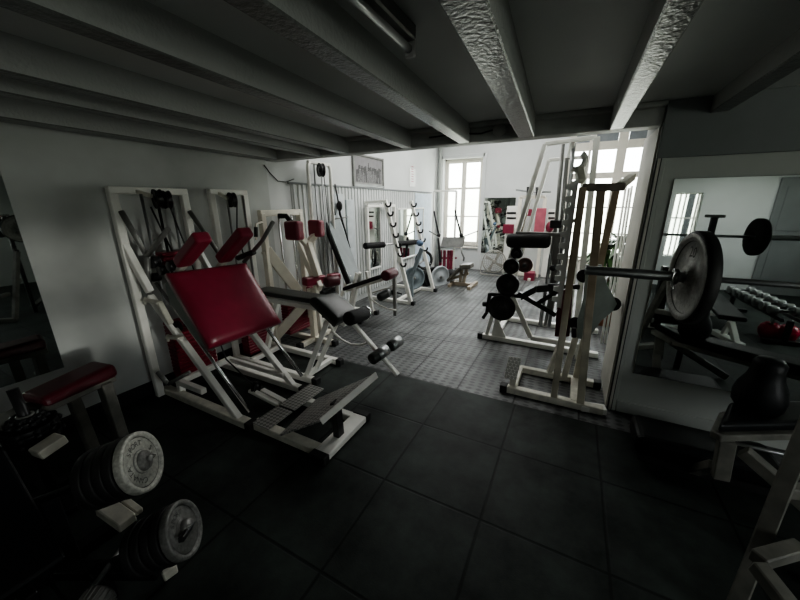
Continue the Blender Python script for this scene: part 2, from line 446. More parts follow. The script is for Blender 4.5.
# far wall with two windows cut out
def wall_with_holes(name, axis, pos0, pos1, u0, u1, z1, holes, m):
    """wall as bricks of solid between rectangular holes (u0,u1,z0,z1)"""
    mb = MB(); us = sorted({u0, u1, *[h[0] for h in holes], *[h[1] for h in holes]}); zs = sorted({0, z1, *[h[2] for h in holes], *[h[3] for h in holes]})
    for a, b in zip(us, us[1:]):
        run = None
        for c, d in zip(zs, zs[1:]):
            mid = ((a+b)/2, (c+d)/2)
            if any(h[0] < mid[0] < h[1] and h[2] < mid[1] < h[3] for h in holes): continue
            lo, hi = ((a, pos0, c), (b, pos1, d)) if axis == 'y' else ((pos0, a, c), (pos1, b, d))
            mb.box(lo, hi)
    bmesh.ops.remove_doubles(mb.bm, verts=mb.bm.verts, dist=1e-5)
    return struct(name, mb, m)
WL = (-3.10, -2.10, .58, 2.72)      # left far window
WR = (-.28, 1.62, .15, 3.12)        # right far window
wall_with_holes('wall_far', 'y', YF, YF+.3, XL-.2, XR+.2, ZC2, [WL, WR], 'wall')
WB = (1.70, 2.12, .60, 1.82)        # window behind the viewer, seen in the mirror
WS = (-.9, .7, .9, 2.0)             # unseen side window, added to light the near room
wall_with_holes('wall_back', 'y', YB-.2, YB, XL-.2, XR+.2, ZC2, [WB], 'wall')

wall_with_holes('wall_right', 'x', XR, XR+.2, YB-.2, YF+.3, ZC2, [WS], 'wall')

def window(n, W, y, xs, zs, fw, depth, m='windowpaint', dirn=1):
    x0, x1, z0, z1 = W
    fr = MB()
    for a in (x0, x1): fr.box((max(a-fw/2, x0), y, z0), (min(a+fw/2, x1), y+depth, z1), .004)
    for a in (z0, z1): fr.box((x0, y, max(a-fw/2, z0)), (x1, y+depth, min(a+fw/2, z1)), .004)
    for a, w in xs: fr.box((a-w/2, y+.004, z0), (a+w/2, y+depth-.004, z1), .004)
    for a, w in zs: fr.box((x0, y+.008, a-w/2), (x1, y+depth-.008, a+w/2), .003)
    g = MB().box((x0+.005, y+depth*.45, z0+.005), (x1-.005, y+depth*.45+.004, z1-.005))
    w = struct('window_%d' % n, fr, m)
    p = g.build('pane', 'glass', w); 
    return w
cx = (WL[0]+WL[1])/2
w1 = window(1, WL, YF+.16, [(cx, .11), (WL[0]+.06, .07), (WL[1]-.06, .07)], [(2.02, .05), (1.33, .03), (WL[2]+.06, .1), (WL[3]-.06, .08)], .09, .06)
struct('trim_20', MB().box((WL[0]-.05, YF-.03, WL[3]), (WL[1]+.05, YF+.02, WL[3]+.08), .006).box((WL[0]-.09, YF-.03, .0), (WL[0]-.0, YF+.02, WL[3]+.08), .006).box((WL[1]+.0, YF-.03, 0), (WL[1]+.09, YF+.02, WL[3]+.08), .006), 'wall')
struct('trim_21', MB().box((WL[0], YF-.05, WL[2]-.04), (WL[1], YF+.16, WL[2]), .006), 'windowpaint')
cx = .69
w2 = window(2, WR, YF+.08, [(cx, .17), (-.2, .09), (.12, .05), (1.3, .05)], [(2.78, .16), (2.20, .12), (1.55, .025), (1.0, .025), (.45, .06)], .12, .07)
for a, b in ((WR[0]+.06, cx-.09), (cx+.09, WR[1]-.06)):
    MB().box((a, YF+.09, 2.86), (b, YF+.10, 3.07)).build('blind', 'blind', w2, label='grey blind behind the top light')
MB().box((WR[0], YF+.06, .15), (WR[1], YF+.075, .42), .004).build('lower_panel', 'windowpaint', w2)
w3 = window(3, WB, YB-.12, [(1.80, .03), (1.88, .03), (2.07, .03)], [(1.35, .03)], .05, .05, 'white')
MB().box((1.92, YB-.10, .6), (2.03, YB-.08, 1.82), .003).build('blind', 'blind', w3, label='grey blind strip in the middle')
fr = MB()  # added side window out of view, lets extra light in
for a in (WS[0]+.03, (WS[0]+WS[1])/2, WS[1]-.03): fr.box((XR+.06, a-.03, WS[2]), (XR+.11, a+.03, WS[3]), .004)
for a in (WS[2]+.03, 1.45, WS[3]-.03): fr.box((XR+.065, WS[0], a-.03), (XR+.105, WS[1], a+.03), .004)
w4 = struct('window_4', fr, 'white')
MB().box((XR+.08, WS[0]+.005, WS[2]+.005), (XR+.084, WS[1]-.005, WS[3]-.005)).build('pane', 'glass', w4)
# door in the back wall (reflected in the mirror)
d1 = struct('door_1', MB().box((3.1, YB, 0), (4.0, YB+.04, 2.05), .006).box((3.2, YB+.04, .2), (3.9, YB+.05, 1.0), .004).box((3.2, YB+.04, 1.15), (3.9, YB+.05, 1.9), .004), 'walldark')
MB().tube([(3.2, YB+.04, 1.02), (3.2, YB+.09, 1.02), (3.32, YB+.09, 1.02)], .012).build('door_handle', 'chrome', d1)
# corner pipe
struct('trim_22', MB().tube([(-3.14, YF-.1, 0), (-3.14, YF-.1, ZC2)], .035), 'wallgrey')

# slatted white cladding on the left wall with its top rail
mb = MB(); mb.box((XL, 3.25, .1), (XL+.012, 7.9, 1.9))
y = 3.27
while y < 7.86:
    mb.box((XL+.01, y, .1), (XL+.028, y+.045, 1.9), .004); y += .085
struct('trim_23', mb, 'wall')
struct('trim_24', MB().box((XL, 3.2, 1.9), (XL+.035, 7.95, 1.925), .003), 'walldark')

# ------------------------------------------------------------------ wall hangings
def mirror(name, lo, hi, axis, label, frame_m=None, group=None):
    """flat mirror panel, lo/hi are its two corners"""
    mb = MB().box(lo, hi, .002)
    o = mb.build(name, 'mirror'); return tag(o, label, 'mirror', group)
mirror('wall_mirror', (.56, YH-.012, .36), (2.3, YH-.001, 1.80), 'y', 'big wall mirror on the grey pier behind the loaded barbell')
mirror('wall_mirror', (XL+.001, -1.2, .50), (XL+.012, .80, 1.88), 'x', 'dark wall mirror at the left edge beside the red bench')
mirror('wall_mirror', (-2.02, YF-.012, .44), (-1.27, YF-.001, 1.78), 'y', 'tall mirror on the far wall above the floor fan')
def framed_mirror(px0, px1, py0, py1, label):
    a = P(px0, py0, x=XL+.04); b = P(px1, py1, x=XL+.04)
    t = thing('framed_mirror', label, 'mirror', (XL+.03, (a.y+b.y)/2, .45))
    y0, y1, z0, z1 = a.y, b.y, .5, a.z
    MB().box((XL+.03, y0, z0), (XL+.036, y1, z1)).build('mirror_glass', 'mirror', t)
    fm = MB()
    for yy in (y0, y1): fm.bar((XL+.045, yy, z0), (XL+.045, yy, z1), .035, .03, .004)
    for zz in (z0, z1): fm.bar((XL+.045, y0, zz), (XL+.045, y1, zz), .035, .03, .004)
    fm.build('frame', 'plastic', t)
framed_mirror(365, 381, 203, 275, 'narrow framed mirror on slatted cladding behind grey backrest')
framed_mirror(397, 422.5, 209, 256, 'framed mirror on slatted cladding behind the tall hook rack')

struct('trim_33', MB().box((XL, 6.95, .1), (XL+.04, 7.9, 1.88), .004), 'paleblue')
for i_, (ya, yb, zt_) in enumerate(((4.02, 4.28, 1.80), (4.36, 4.56, 1.72))): struct('trim_%d' % (34+i_), MB().box((XL, ya, .6), (XL+.045, yb, zt_), .004), 'palepanel')
# framed city photograph
t = thing('framed_picture', 'black and white city skyline photograph in a dark frame', 'picture', (XL+.02, 5.1, 1.9))
y0, y1, z0, z1 = 4.62, 5.56, 1.95, 2.42
MB().box((XL+.005, y0, z0), (XL+.018, y1, z1)).build('mount', 'midgrey', t)
fm = MB()
for yy in (y0, y1): fm.bar((XL+.02, yy, z0-.02), (XL+.02, yy, z1+.02), .035, .03, .004)
fm.bar((XL+.02, y0, z1), (XL+.02, y1, z1), .035, .03, .004); fm.build('frame', 'dark', t)
MB().bar((XL+.02, y0, z0), (XL+.02, y1, z0), .035, .045, .004).build('frame_bottom', 'steel', t)
M['paper'] = mat('print_paper', (.22, .21, .22), .5, var=.1); M['paper2'] = mat('print_ink', (.06, .058, .06), .5, var=.6, scale=40); M['paper3'] = mat('print_light', (.17, .165, .17), .5, var=.6, scale=45)
MB().box((XL+.018, y0+.05, z0+.05), (XL+.02, y1-.05, z1-.03)).build('photo_print', 'paper', t)
for mname, n, lo_, hi_ in (('paper2', 70, .16, .26), ('paper3', 46, .06, .21)):
    mb = MB()
    for k in range(n):
        a = random.uniform(y0+.06, y1-.11); w = random.uniform(.02, .05); hh = random.uniform(lo_, hi_)
        e = .001 if mname == 'paper2' else .002
        mb.box((XL+.02, a, z0+.055), (XL+.02+e+k*2e-5, a+w, z0+.055+hh))
    if mname == 'paper2': mb.box((XL+.02, 5.05, z0+.055), (XL+.0225, 5.10, z0+.30)).box((XL+.02, 5.068, z0+.3), (XL+.0225, 5.082, z0+.37))
    mb.build('skyline', mname, t)
# certificate
t = thing('wall_notice', 'small white paper notice high on the left wall', 'notice', (XL+.01, 6.8, 2.0))
a = P(409, 168, x=XL); b = P(415, 187, x=XL)
MB().box((XL+.002, a.y, b.z), (XL+.01, b.y, a.z), .002).build('sheet', 'plastic', t)
mb = MB()
for k in range(7): mb.box((XL+.01, a.y+.1, b.z+.1+k*.05), (XL+.011, b.y-.1, b.z+.115+k*.05))
mb.build('text_lines', 'pink', t)
# loose wire and conduit
o = MB().tube([P(264, 165, x=XL+.01), P(270, 173, x=XL+.01), P(278, 181, x=XL+.01), P(286, 182, x=XL+.01), P(294, 179, x=XL+.01)], .006, 6).build('loose_wire', 'cable')
tag(o, 'thin loose wire drooping on the left wall under the beam', 'wire')
t = thing('junction_box', 'round grey junction box on the header beam', 'junction box', (-.6, YH-.06, 2.19))
MB().lathe([(0, 0), (.05, 0), (.05, .03), (.04, .04), (0, .04)], (-.607, YH-.0, 2.205), (0, -1, 0), 20).build('cover', 'header', t)
MB().tube([(-.64, YH-.02, 2.21), (-.75, YH-.02, 2.19), (-.95, YH-.02, 2.205), (-1.2, YH-.02, 2.20)], .006, 6).build('wire', 'cable', t)
# old fluorescent fitting on the ceiling
t = thing('ceiling_light', 'switched off fluorescent tube fitting under the dark ceiling', 'lamp', (-.62, .95, 2.2))
MB().box((-.66, .35, ZC-.05), (-.59, 1.28, ZC), .006).build('housing', 'dark', t)
MB().cyl((-.62, .36, ZC-.07), (-.62, 1.30, ZC-.07), .014).build('tube', 'tube', t)
MB().box((-.64, 1.28, ZC-.095), (-.60, 1.30, ZC), .004).build('lamp_holder', 'plastic', t)

# ================================================================== HACK SQUAT (front left)
Y0, Y1 = 1.37, 1.93
hs = thing('hack_squat_machine', 'white hack squat machine with big red back pad and tread foot plate', 'gym machine', (-2.25, 1.62, 0))
XS = -3.13
def stack_frame(root, x, ya, yb, zt, m='white', kink=True, w=.055, d=.06):
    mb = MB()
    for yy in (ya, yb): mb.bar((x, yy, 0), (x, yy, zt), w, d, .006)
    mb.bar((x, ya-w/2, zt), (x, yb+w/2, zt), d, w, .006)
    return mb.build('stack_frame', m, root)
stack_frame(hs, XS, 1.31, 1.84, 1.765)
mb = MB().bar((XS, 1.31, 1.36), P(150, 292, y=1.33), .05, .05).bar((XS, 1.84, 1.36), P(226, 300, y=1.92), .05, .05); mb.build('brace', 'white', hs)
vL = P(147, 256, y=Y0); vR = P(222, 258, y=Y1)
for a, b in (((XS+.03, 1.33, 1.61), vL), ((XS+.03, 1.85, 1.60), vR)): MB().tube([a, b], .02).build('support_tube', 'dark', hs)
# inclined rails and chrome guide rods
for (a, b, yy) in ((P(150, 296, y=Y0), P(243, 424, y=Y0), Y0), (P(226, 300, y=Y1), P(296, 389, y=Y1), Y1)):
    MB().bar(a, b, .05, .05).build('rail', 'white', hs)
MB().tube([vL, P(150, 300, y=Y0)], .022).build('upright_tube', 'dark', hs)
MB().tube([P(156, 283, y=1.44), P(250, 412, y=1.44)], .014).build('guide_rod', 'chrome', hs)
MB().tube([P(224, 270, y=1.86), P(302, 376, y=1.86)], .014).build('guide_rod', 'chrome', hs)
# handles
MB().tube([vL, P(168, 229, y=Y0)], .019).build('handle', 'dark', hs)
MB().tube([P(244, 262, y=1.93), P(256, 248, y=1.93), P(262, 241, y=1.93), P(273, 222, y=1.93)], .017).build('handle', 'dark', hs)
MB().tube([P(238, 258, y=1.93), P(254, 252, y=1.93)], .024).build('handle_grip', 'rubber', hs)
# carriage with back pad
A, B_, C_, D = P(167, 271, y=1.30), P(247, 261, y=1.90), P(283, 321, y=1.90), P(211, 347, y=1.30)
pn = (B_-A).cross(D-A).normalized()
if pn.x < 0: pn = -pn
e1 = (B_-A).normalized(); e2 = (D-A).normalized()
back = MB()
back.cushion(A, D, C_, B_, .085, .018)
back.build('back_pad', 'red', hs)
pb = -pn*.078
MB().slab(A+pb+e1*.02+e2*.01, D+pb+e1*.02-e2*.01, C_+pb-e1*.02-e2*.01, B_+pb-e1*.02+e2*.01, .02, .004).build('pad_board', 'worn', hs)
for s_, e in ((0, .05), (1, -.05)):
    q0, q1 = (A, D) if s_ == 0 else (B_, C_)
    q0 = q0+e1*e+pb; q1 = q1+e1*e+pb
    pts = [q0, q1, q1-pn*.07, q1-pn*.22-e2*.14, q0-pn*.30+e2*.10, q0-pn*.20-e2*.02]
    MB().poly(pts, e1, .008).build('side_plate', 'greygreen', hs)
for (a0, a1, yy) in ((P(182, 263, y=1.45), P(203, 236, y=1.45), 0), (P(223, 259, y=1.76), P(246, 231, y=1.76), 1)):
    d = (a1-a0).normalized(); s_ = V((0, 1, 0)); nrm = d.cross(s_).normalized()
    w, th = .062, .042
    mb = MB(); mb._hexa([a0-s_*w-nrm*th, a0+s_*w-nrm*th, a0+s_*w+nrm*th, a0-s_*w+nrm*th, a1-s_*w-nrm*th, a1+s_*w-nrm*th, a1+s_*w+nrm*th, a1-s_*w+nrm*th], .02)
    sp = mb.build('shoulder_pad', 'red', hs)
    MB().bar(a0-d*.10-nrm*.02, a0+d*.02-nrm*.02, .05, .04).build('pad_bracket', 'worn', sp)
# dark rollers and catch hooks at the carriage top
mb = MB()
for (px, py, r) in ((155, 262, .05), (163, 270, .04), (156, 277, .035), (172, 266, .04)): 
    c = P(px, py, y=1.42); mb.cyl(c-V((0, .03, 0)), c+V((0, .03, 0)), r, 18, .006)
mb.build('carriage_roller', 'blackpaint', hs)
for (p0, p1) in (((145, 300), (160, 303)), ((168, 337), (181, 338))):
    MB().bar(P(*p0, y=1.33), P(*p1, y=1.33), .05, .022).tube([P(p0[0], p0[1]-2, y=1.33), P(p0[0], p0[1]+4, y=1.33)], .012).build('safety_catch', 'worn', hs)
MB().bar(P(160, 303, y=1.33), P(171, 324, y=1.33), .04, .03).build('catch_arm', 'worn', hs)
MB().cyl(P(176, 327, y=1.40)-V((0, .03, 0)), P(176, 327, y=1.40)+V((0, .03, 0)), .05, 18, .008).build('bump_stop', 'rubber', hs)
# weight stack, guide rods, pulley and cable
def stack(root, x, ya, yb, z0, n, t=.034, m='redpaint', d=.12):
    mb = MB()
    for k in range(n): mb.box((x-d/2, ya, z0+k*t), (x+d/2, yb, z0+k*t+t*.86), .004)
    return mb.build('weight_stack', m, root)
stack(hs, -3.02, 1.43, 1.78, .10, 17)
MB().box((-3.10, 1.40, .04), (-2.94, 1.80, .1), .005).build('stack_foot', 'rubber', hs)
stack(hs, -3.04, 1.49, 1.74, 1.17, 3, .036)
for yy in (1.46, 1.57, 1.68): MB().tube([(-3.04, yy, .1), (-3.04, yy, 1.74)], .011, 8).build('stack_rod', 'steel' if yy != 1.57 else 'cable', hs)
pc = P(158, 199, x=-2.99)
pulley(hs, pc, (.25, 1, 0), .075); pulley(hs, pc+V((.03, .05, -.005)), (.25, 1, 0), .07)
MB().bar((XS, pc.y-.09, 1.765), pc+V((-.02, -.03, .02)), .035, .03).build('pulley_bracket', 'worn', hs)
MB().tube([pc+V((.07, .03, 0)), P(185, 245, y=1.75), P(226, 359, y=1.70), P(254, 386, y=1.66)], .007, 6).build('pull_cable', 'cable', hs)
MB().tube([pc+V((-.03, -.05, -.06)), (-3.03, 1.60, 1.27)], .007, 6).build('pull_cable', 'cable', hs)
# base
def rail(root, a, b, w=.06, h=.06, m='white', name='base_rail', capa=False, capb=True):
    a, b = V(a), V(b); MB().bar(a, b, w, h, .006).build(name, m, root); d = (b-a).normalized()
    if capb: cap(root, b, d, w, h)
    if capa: cap(root, a, -d, w, h)
rail(hs, (-3.16, 1.37, .03), (-2.02, 1.37, .03), .075, .06, 'worn')
rail(hs, (-3.16, 1.93, .03), (-2.02, 1.93, .03), .06, .06)
rail(hs, (-2.0, 1.40, .03), (-1.34, 1.40, .03), .075, .06, 'worn', 'platform_rail', capb=False)
rail(hs, (-1.98, 1.80, .03), (-1.34, 1.80, .03), .06, .06, 'white', 'platform_rail', capb=False)
MB().bar((-1.31, 1.36, .035), (-1.31, 1.83, .035), .12, .05).build('front_crossbar', 'white', hs)
cap(hs, (-1.31, 1.36, .035), (0, -1, 0), .12, .05); cap(hs, (-1.31, 1.83, .035), (0, 1, 0), .12, .05)
MB().bar((-2.95, 1.40, .14), (-2.95, 1.92, .14), .05, .05).bar((-2.95, 1.40, .14), (-2.60, 1.40, .14), .05, .05).bar((-2.95, 1.9, .14), (-2.2, 1.9, .14), .04, .04).bar((-2.95, 1.4, 0), (-2.95, 1.4, .16), .05, .05).build('rear_crossbar', 'white', hs)
MB().tube([P(158, 372, x=-3.0), P(168, 384, x=-2.9)], .02).tube([P(168, 384, x=-2.9), P(190, 372, x=-2.75)], .016).build('foot_lever', 'dark', hs)
MB().box((-1.97, 1.36, .062), (-1.80, 1.60, .072), .002).build('tread_strip', 'tread', hs)
MB().box((-1.97, 1.62, .062), (-1.80, 1.98, .072), .002).build('tread_strip', 'tread', hs)
fa, fb, fc, fd = P(279, 435, z=.10), P(320, 420, y=1.38), P(376, 373, y=1.80), P(316, 399, z=.10)
MB().slab(fa, fb, fc, fd, .014, .003).build('foot_plate', 'tread', hs)
MB().bar(fb+V((.006, 0, -.012)), fc+V((.006, 0, -.012)), .012, .055, .003).build('foot_plate_lip', 'white', hs)
fm_ = fb.lerp(fc, .33)
MB().bar((fm_.x-.06, fm_.y+.04, .05), (fm_.x-.07, fm_.y+.04, fm_.z-.03), .05, .07).build('foot_plate_post', 'blackpaint', hs)
MB().bar((-2.02, 1.66, .03), P(250, 390, y=1.64), .05, .03).bar((-1.93, 1.70, .03), P(262, 390, y=1.70), .05, .03).build('pulley_post', 'white', hs)
pulley(hs, P(256, 387, y=1.67), (1, .3, 0), .05)

# ================================================================== LEG CURL
lc = thing('leg_curl_machine', 'white lying leg curl machine with black bent bench and leg rollers', 'gym machine', (-2.3, 2.32, 0))
stack_frame(lc, XS, 2.10, 2.47, 1.775, w=.05)
stack(lc, -3.04, 2.16, 2.42, .06, 16)
for yy in (2.2, 2.38): MB().tube([(-3.04, yy, .1), (-3.04, yy, 1.74)], .011, 8).build('stack_rod', 'dark', lc)
pc = P(232, 200, x=-2.99)
pulley(lc, pc, (.25, 1, 0), .07)
MB().bar((XS, pc.y-.05, 1.775), pc+V((-.02, -.03, .01)), .03, .03).build('pulley_bracket', 'worn', lc)
MB().tube([pc+V((.04, .02, -.03)), P(237, 231, x=-2.95), (-2.95, 2.32, .55)], .007, 6).build('pull_cable', 'cable', lc)
rail(lc, (-3.16, 2.10, .03), (-2.02, 2.10, .03)); rail(lc, (-3.16, 2.52, .03), (-2.06, 2.52, .03))
MB().bar((-2.14, 2.10, .045), (-2.14, 2.50, .045), .05, .05).bar((-2.9, 2.10, .045), (-2.9, 2.52, .045), .05, .05).build('crossbar', 'white', lc)
l1, l2 = P(328, 320, y=2.22), P(338, 320, y=2.38)
MB().bar((-2.14, 2.13, .05), l1, .045, .045).build('leg', 'white', lc)
MB().bar((-2.14, 2.27, .05), l2, .045, .045).build('leg', 'white', lc)
MB().bar((-2.9, 2.3, .05), (-2.62, 2.3, .70), .05, .05).build('leg', 'white', lc)
ys = (2.12, 2.46)
zt = P(290, 289, y=2.40).z; zk = P(290, 300.5, y=2.2).z
MB().box((-2.86, 2.19, zk), (-2.03, 2.41, zt), .025).build('bench_pad', 'greenblack', lc)
t0, t1, t2, t3 = P(312, 296, y=2.14), P(336, 291, y=2.46), P(359, 310, y=2.46), P(338, 321, y=2.14)
MB().cushion(t0, t3, t2, t1, .08, .014).build('hip_pad', 'greenblack', lc)
MB().bar((-2.85, 2.3, zt-.11), (-2.0, 2.3, zt-.11), .07, .05).bar((-2.0, 2.3, zt-.11), P(348, 322, y=2.3)+V((-.02, 0, -.03)), .06, .04).build('bench_frame', 'white', lc)
piv = P(352, 322, y=2.30)
MB().bar(piv, P(398, 375, y=2.30), .045, .03).build('lever_arm', 'white', lc)
roller(lc, P(348, 319, y=2.10), P(368, 312, y=2.44), .062)
MB().cyl(P(348, 319, y=2.10).lerp(P(368, 312, y=2.44), .8), P(348, 319, y=2.10).lerp(P(368, 312, y=2.44), .9), .066, 22).build('roller_ring', 'chrome', lc)
ra, rb = P(371, 360, y=2.12), P(400, 340, y=2.48)
for k0, k1 in ((0, .53), (.62, 1)): 
    rr = roller(lc, ra.lerp(rb, k0), ra.lerp(rb, k1), .05, 'greenblack')
    MB().cyl(ra.lerp(rb, k1-.34), ra.lerp(rb, k1-.02), .0512, 22).build('roller_sleeve', 'steel', rr)
MB().tube([ra, rb], .015).build('roller_axle', 'chrome', lc)
arc = [(329, 323), (334, 333), (342, 340), (351, 344.5), (361, 345), (371, 341)]
MB().tube([P(a, b, y=2.32) for a, b in arc], .012, 8).build('cam_hoop', 'white', lc)

# ================================================================== CREAM MACHINE (third along the left wall)
cm = thing('ab_crunch_machine', 'cream weight machine with two small red shoulder pads on a forked arm', 'gym machine', (-2.85, 2.95, 0))
XC = -3.08
mb = MB()
for yy in (2.62, 3.20): mb.bar((XC, yy, 0), (XC, yy, 1.56), .07, .06)
mb.bar((XC, 2.585, 1.56), (XC, 3.235, 1.56), .06, .07); mb.build('stack_frame', 'cream', cm)
for yy, px, py in ((2.62, 298, 291), (3.16, 320, 289)):
    MB().bar((XC, yy, 1.16), P(px, py, y=2.94), .06, .12).build('diagonal_brace', 'cream', cm)
    MB().bar((XC, yy, .10), (-2.72, 2.94, .60), .06, .11).build('lower_brace', 'cream', cm)
stack(cm, -3.0, 2.72, 3.08, .1, 12); 
for yy in (2.8, 3.0): MB().tube([(-3.02, yy, .1), (-3.02, yy, 1.54)], .011, 8).build('stack_rod', 'chrome', cm)
MB().tube([P(262, 222, x=-3.05), P(256, 224, x=-2.98), P(256, 230, x=-2.97), P(256, 240, x=-2.97)], .011).build('side_handle', 'cream', cm)
MB().tube([P(256, 227, x=-2.97), P(256, 237, x=-2.97)], .02).build('side_handle_grip', 'rubber', cm)
hb = P(305, 342, z=.0)
MB().bar((-2.72, 2.9, .03), (-2.72, 2.9, .68), .07, .07).build('seat_post', 'cream', cm)
MB().bar((-2.60, 2.9, .03), (-2.66, 2.92, .72), .05, .05).build('front_post', 'cream', cm)
rail(cm, (-3.12, 2.9, .03), (-2.42, 2.9, .03), m='cream'); rail(cm, (-2.72, 2.66, .03), (-2.72, 3.2, .03), m='cream', capa=True)
st0 = P(318, 276, y=2.95); st1 = P(307, 243, y=2.95)
MB().bar(st0, st1, .07, .09).build('arm_stem', 'cream', cm)
pL, pR = P(297, 233, y=2.80), P(319, 230, y=3.12)
for q in (pL, pR): MB().bar(st1-V((0, 0, .02)), q, .06, .07).build('arm_fork', 'cream', cm)
for (a, b, c, d, yy, de) in ((281, 221, 298, 241, 2.68, .12), (305, 220, 320, 237.5, 3.03, .11)):
    q0, q1 = P(a, b, y=yy), P(c, d, y=yy)
    MB().box((q0.x+.02, yy, q1.z), (q1.x, yy+de, q0.z), .03).build('shoulder_pad', 'red', cm)
MB().tube([P(278, 216, x=-3.02), P(286, 216, x=-2.95), P(291, 222, x=-2.85)], .03).build('pad_lever', 'rubber', cm)
sa, sb = P(304, 282, y=2.80), P(339, 276, y=3.30)
d = (sb-sa)
MB().bar(sa, sa+d*.55, .11, .10, .02).build('seat_pad', 'red', cm)
MB().bar(sa+d*.68, sb, .10, .09, .02).build('seat_pad', 'red', cm)
c0 = P(333, 281, y=2.95); MB().cyl(c0-V((.03, .10, 0)), c0+V((.03, .06, 0)), .062, 22, .015).build('roller_pad', 'darkred', cm)
MB().box((-2.90, 3.0, .52), (-2.78, 3.12, .66), .02).build('knee_pad', 'red', cm)

# ================================================================== LAT TOWER
lt = thing('pulldown_tower', 'tall slim white cable tower with black top pulley against the cladding', 'gym machine', (-3.1, 3.64, 0))
mb = MB()
for yy in (3.42, 3.86): mb.tube([(-3.08, yy, 0), (-3.08, yy, 2.12), (-3.08, yy+(.03 if yy < 3.6 else -.03), 2.17)], .024)
mb.build('post', 'white', lt)
MB().bar((-3.08, 3.42, 2.17), (-3.08, 3.86, 2.17), .04, .04).bar((-3.1, 3.40, .03), (-3.1, 3.88, .03), .08, .06).build('crossbar', 'white', lt)
for yy in (3.56, 3.70): MB().tube([(-3.1, yy, .05), (-3.1, yy, 2.15)], .011, 8).build('guide_rod', 'steel', lt)
pc = P(321, 170, x=-3.02); pulley(lt, pc, (.5, 1, 0), .085)
MB().tube([pc+V((0, .05, -.05)), (-3.0, 3.72, .5)], .006, 6).build('pull_cable', 'cable', lt)
stack(lt, -3.1, 3.5, 3.78, .06, 12, m='iron', d=.1)
# hanging pull-down straps
o = thing('hanging_cable_strap', 'black cable strap with swivel hanging on the cladding behind grey backrest', 'cable strap', (XL+.06, 4.2, 1.3))
hk = [(335, 184), (338, 200), (340, 214), (345, 230), (350, 248)]
MB().tube([P(a, b, x=XL+.09) for a, b in hk], [.012, .012, .018, .014, .01], 8).build('strap', 'cable', o)
MB().sphere(P(339.5, 206, x=XL+.09), .05, 12, (1, .7, 1.5)).build('swivel', 'blackpaint', o)
MB().tube([P(331, 197, x=XL+.09), P(335, 215, x=XL+.09)], .015, 8).build('strap', 'cable', o)
MB().tube([P(334, 219, x=XL+.09), P(348, 217, x=XL+.09)], .01, 8).build('toggle', 'dark', o)

# ================================================================== LEG EXTENSION with grey backrest
le = thing('leg_extension_machine', 'leg extension machine with tall grey backrest and red roller', 'gym machine', (-2.7, 3.95, 0))
yc = 3.9
a, b = P(327, 222, y=yc-.16), P(339.5, 219, y=yc+.16); c, d_ = P(361, 277, y=yc+.16), P(351, 283, y=yc-.16)
MB().slab(a, d_, c, b, .02, .004).build('backrest', 'greyboard', le, label='grey backrest face')
nn = (d_-a).cross(b-a).normalized(); nn = nn if nn.x > 0 else -nn
MB().slab(a-nn*.021-V((.0, .02, 0)), d_-nn*.021-V((0, .02, 0)), c-nn*.021, b-nn*.021, .06, .012).build('backrest_edge', 'black', le)
s0, s1 = P(349, 287, y=yc), P(385, 275, y=yc)
MB()._hexa([s0+V((0, -.17, -.03)), s1+V((0, -.17, -.03)), s1+V((0, .17, -.03)), s0+V((0, .17, -.03)), s0+V((0, -.17, .03)), s1+V((0, -.17, .03)), s1+V((0, .17, .03)), s0+V((0, .17, .03))], .018).build('seat_pad', 'black', le)
MB().bar(s0+V((-.05, 0, -.06)), s1+V((0, 0, -.05)), .07, .05).build('seat_frame', 'white', le)
k = P(390, 274, y=yc)
MB().cyl(k-V((0, .14, 0)), k+V((0, .12, 0)), .075, 22, .02).build('thigh_roller', 'darkred', le)
MB().cyl(k+V((0, .13, 0)), k+V((0, .16, 0)), .06, 22, .01).build('roller_ring', 'steel', le)
f0 = P(397, 312, y=yc+.05)
MB().bar(k+V((.04, .05, 0)), V((k.x+.05, yc+.05, .1)), .045, .05).build('lever_arm', 'dark', le)
r0, r1 = P(379, 298, y=yc-.14), P(392, 291, y=yc+.1)
roller(le, r0, r1, .06, 'greenblack'); MB().cyl(r0.lerp(r1, .55), r0.lerp(r1, .75), .062, 22).build('roller_band', 'steel', le)
MB().tube([r1, P(402, 294, y=yc+.15)], .014).build('roller_axle', 'blackpaint', le)
MB().tube([P(a, b, y=yc-.05) for a, b in ((368, 292), (371, 299), (379, 305), (388, 309), (396, 310))], .012, 8).build('cam_hoop', 'white', le)
MB().tube([P(a, b, y=yc+.1) for a, b in ((372, 293), (384, 289), (393, 287))], .012, 8).build('cam_hoop', 'white', le)
gx = s0.x
for (xa, ya, xb, yb, za) in ((gx+.10, yc-.1, gx-.15, yc-.22, .55), (gx+.20, yc-.06, gx+.1, yc-.2, .58), (gx+.14, yc+.1, gx-.1, yc+.2, .55), (gx+.26, yc+.1, gx+.28, yc+.2, .58)):
    MB().bar((xb, yb, .05), (xa, ya, za+.12), .045, .045).build('leg', 'white', le)
rail(le, (gx-.18, yc-.22, .03), (gx+.32, yc-.22, .03)); rail(le, (gx-.18, yc+.22, .03), (gx+.32, yc+.22, .03))
MB().bar((gx+.15, yc-.22, .03), (gx+.15, yc+.22, .03), .05, .05).build('crossbar', 'white', le)
MB().bar((gx-.25, yc, .03), (a[0] if not isinstance(a, (int, float)) else gx-.3, yc, .9), .05, .05).build('back_support', 'white', le)

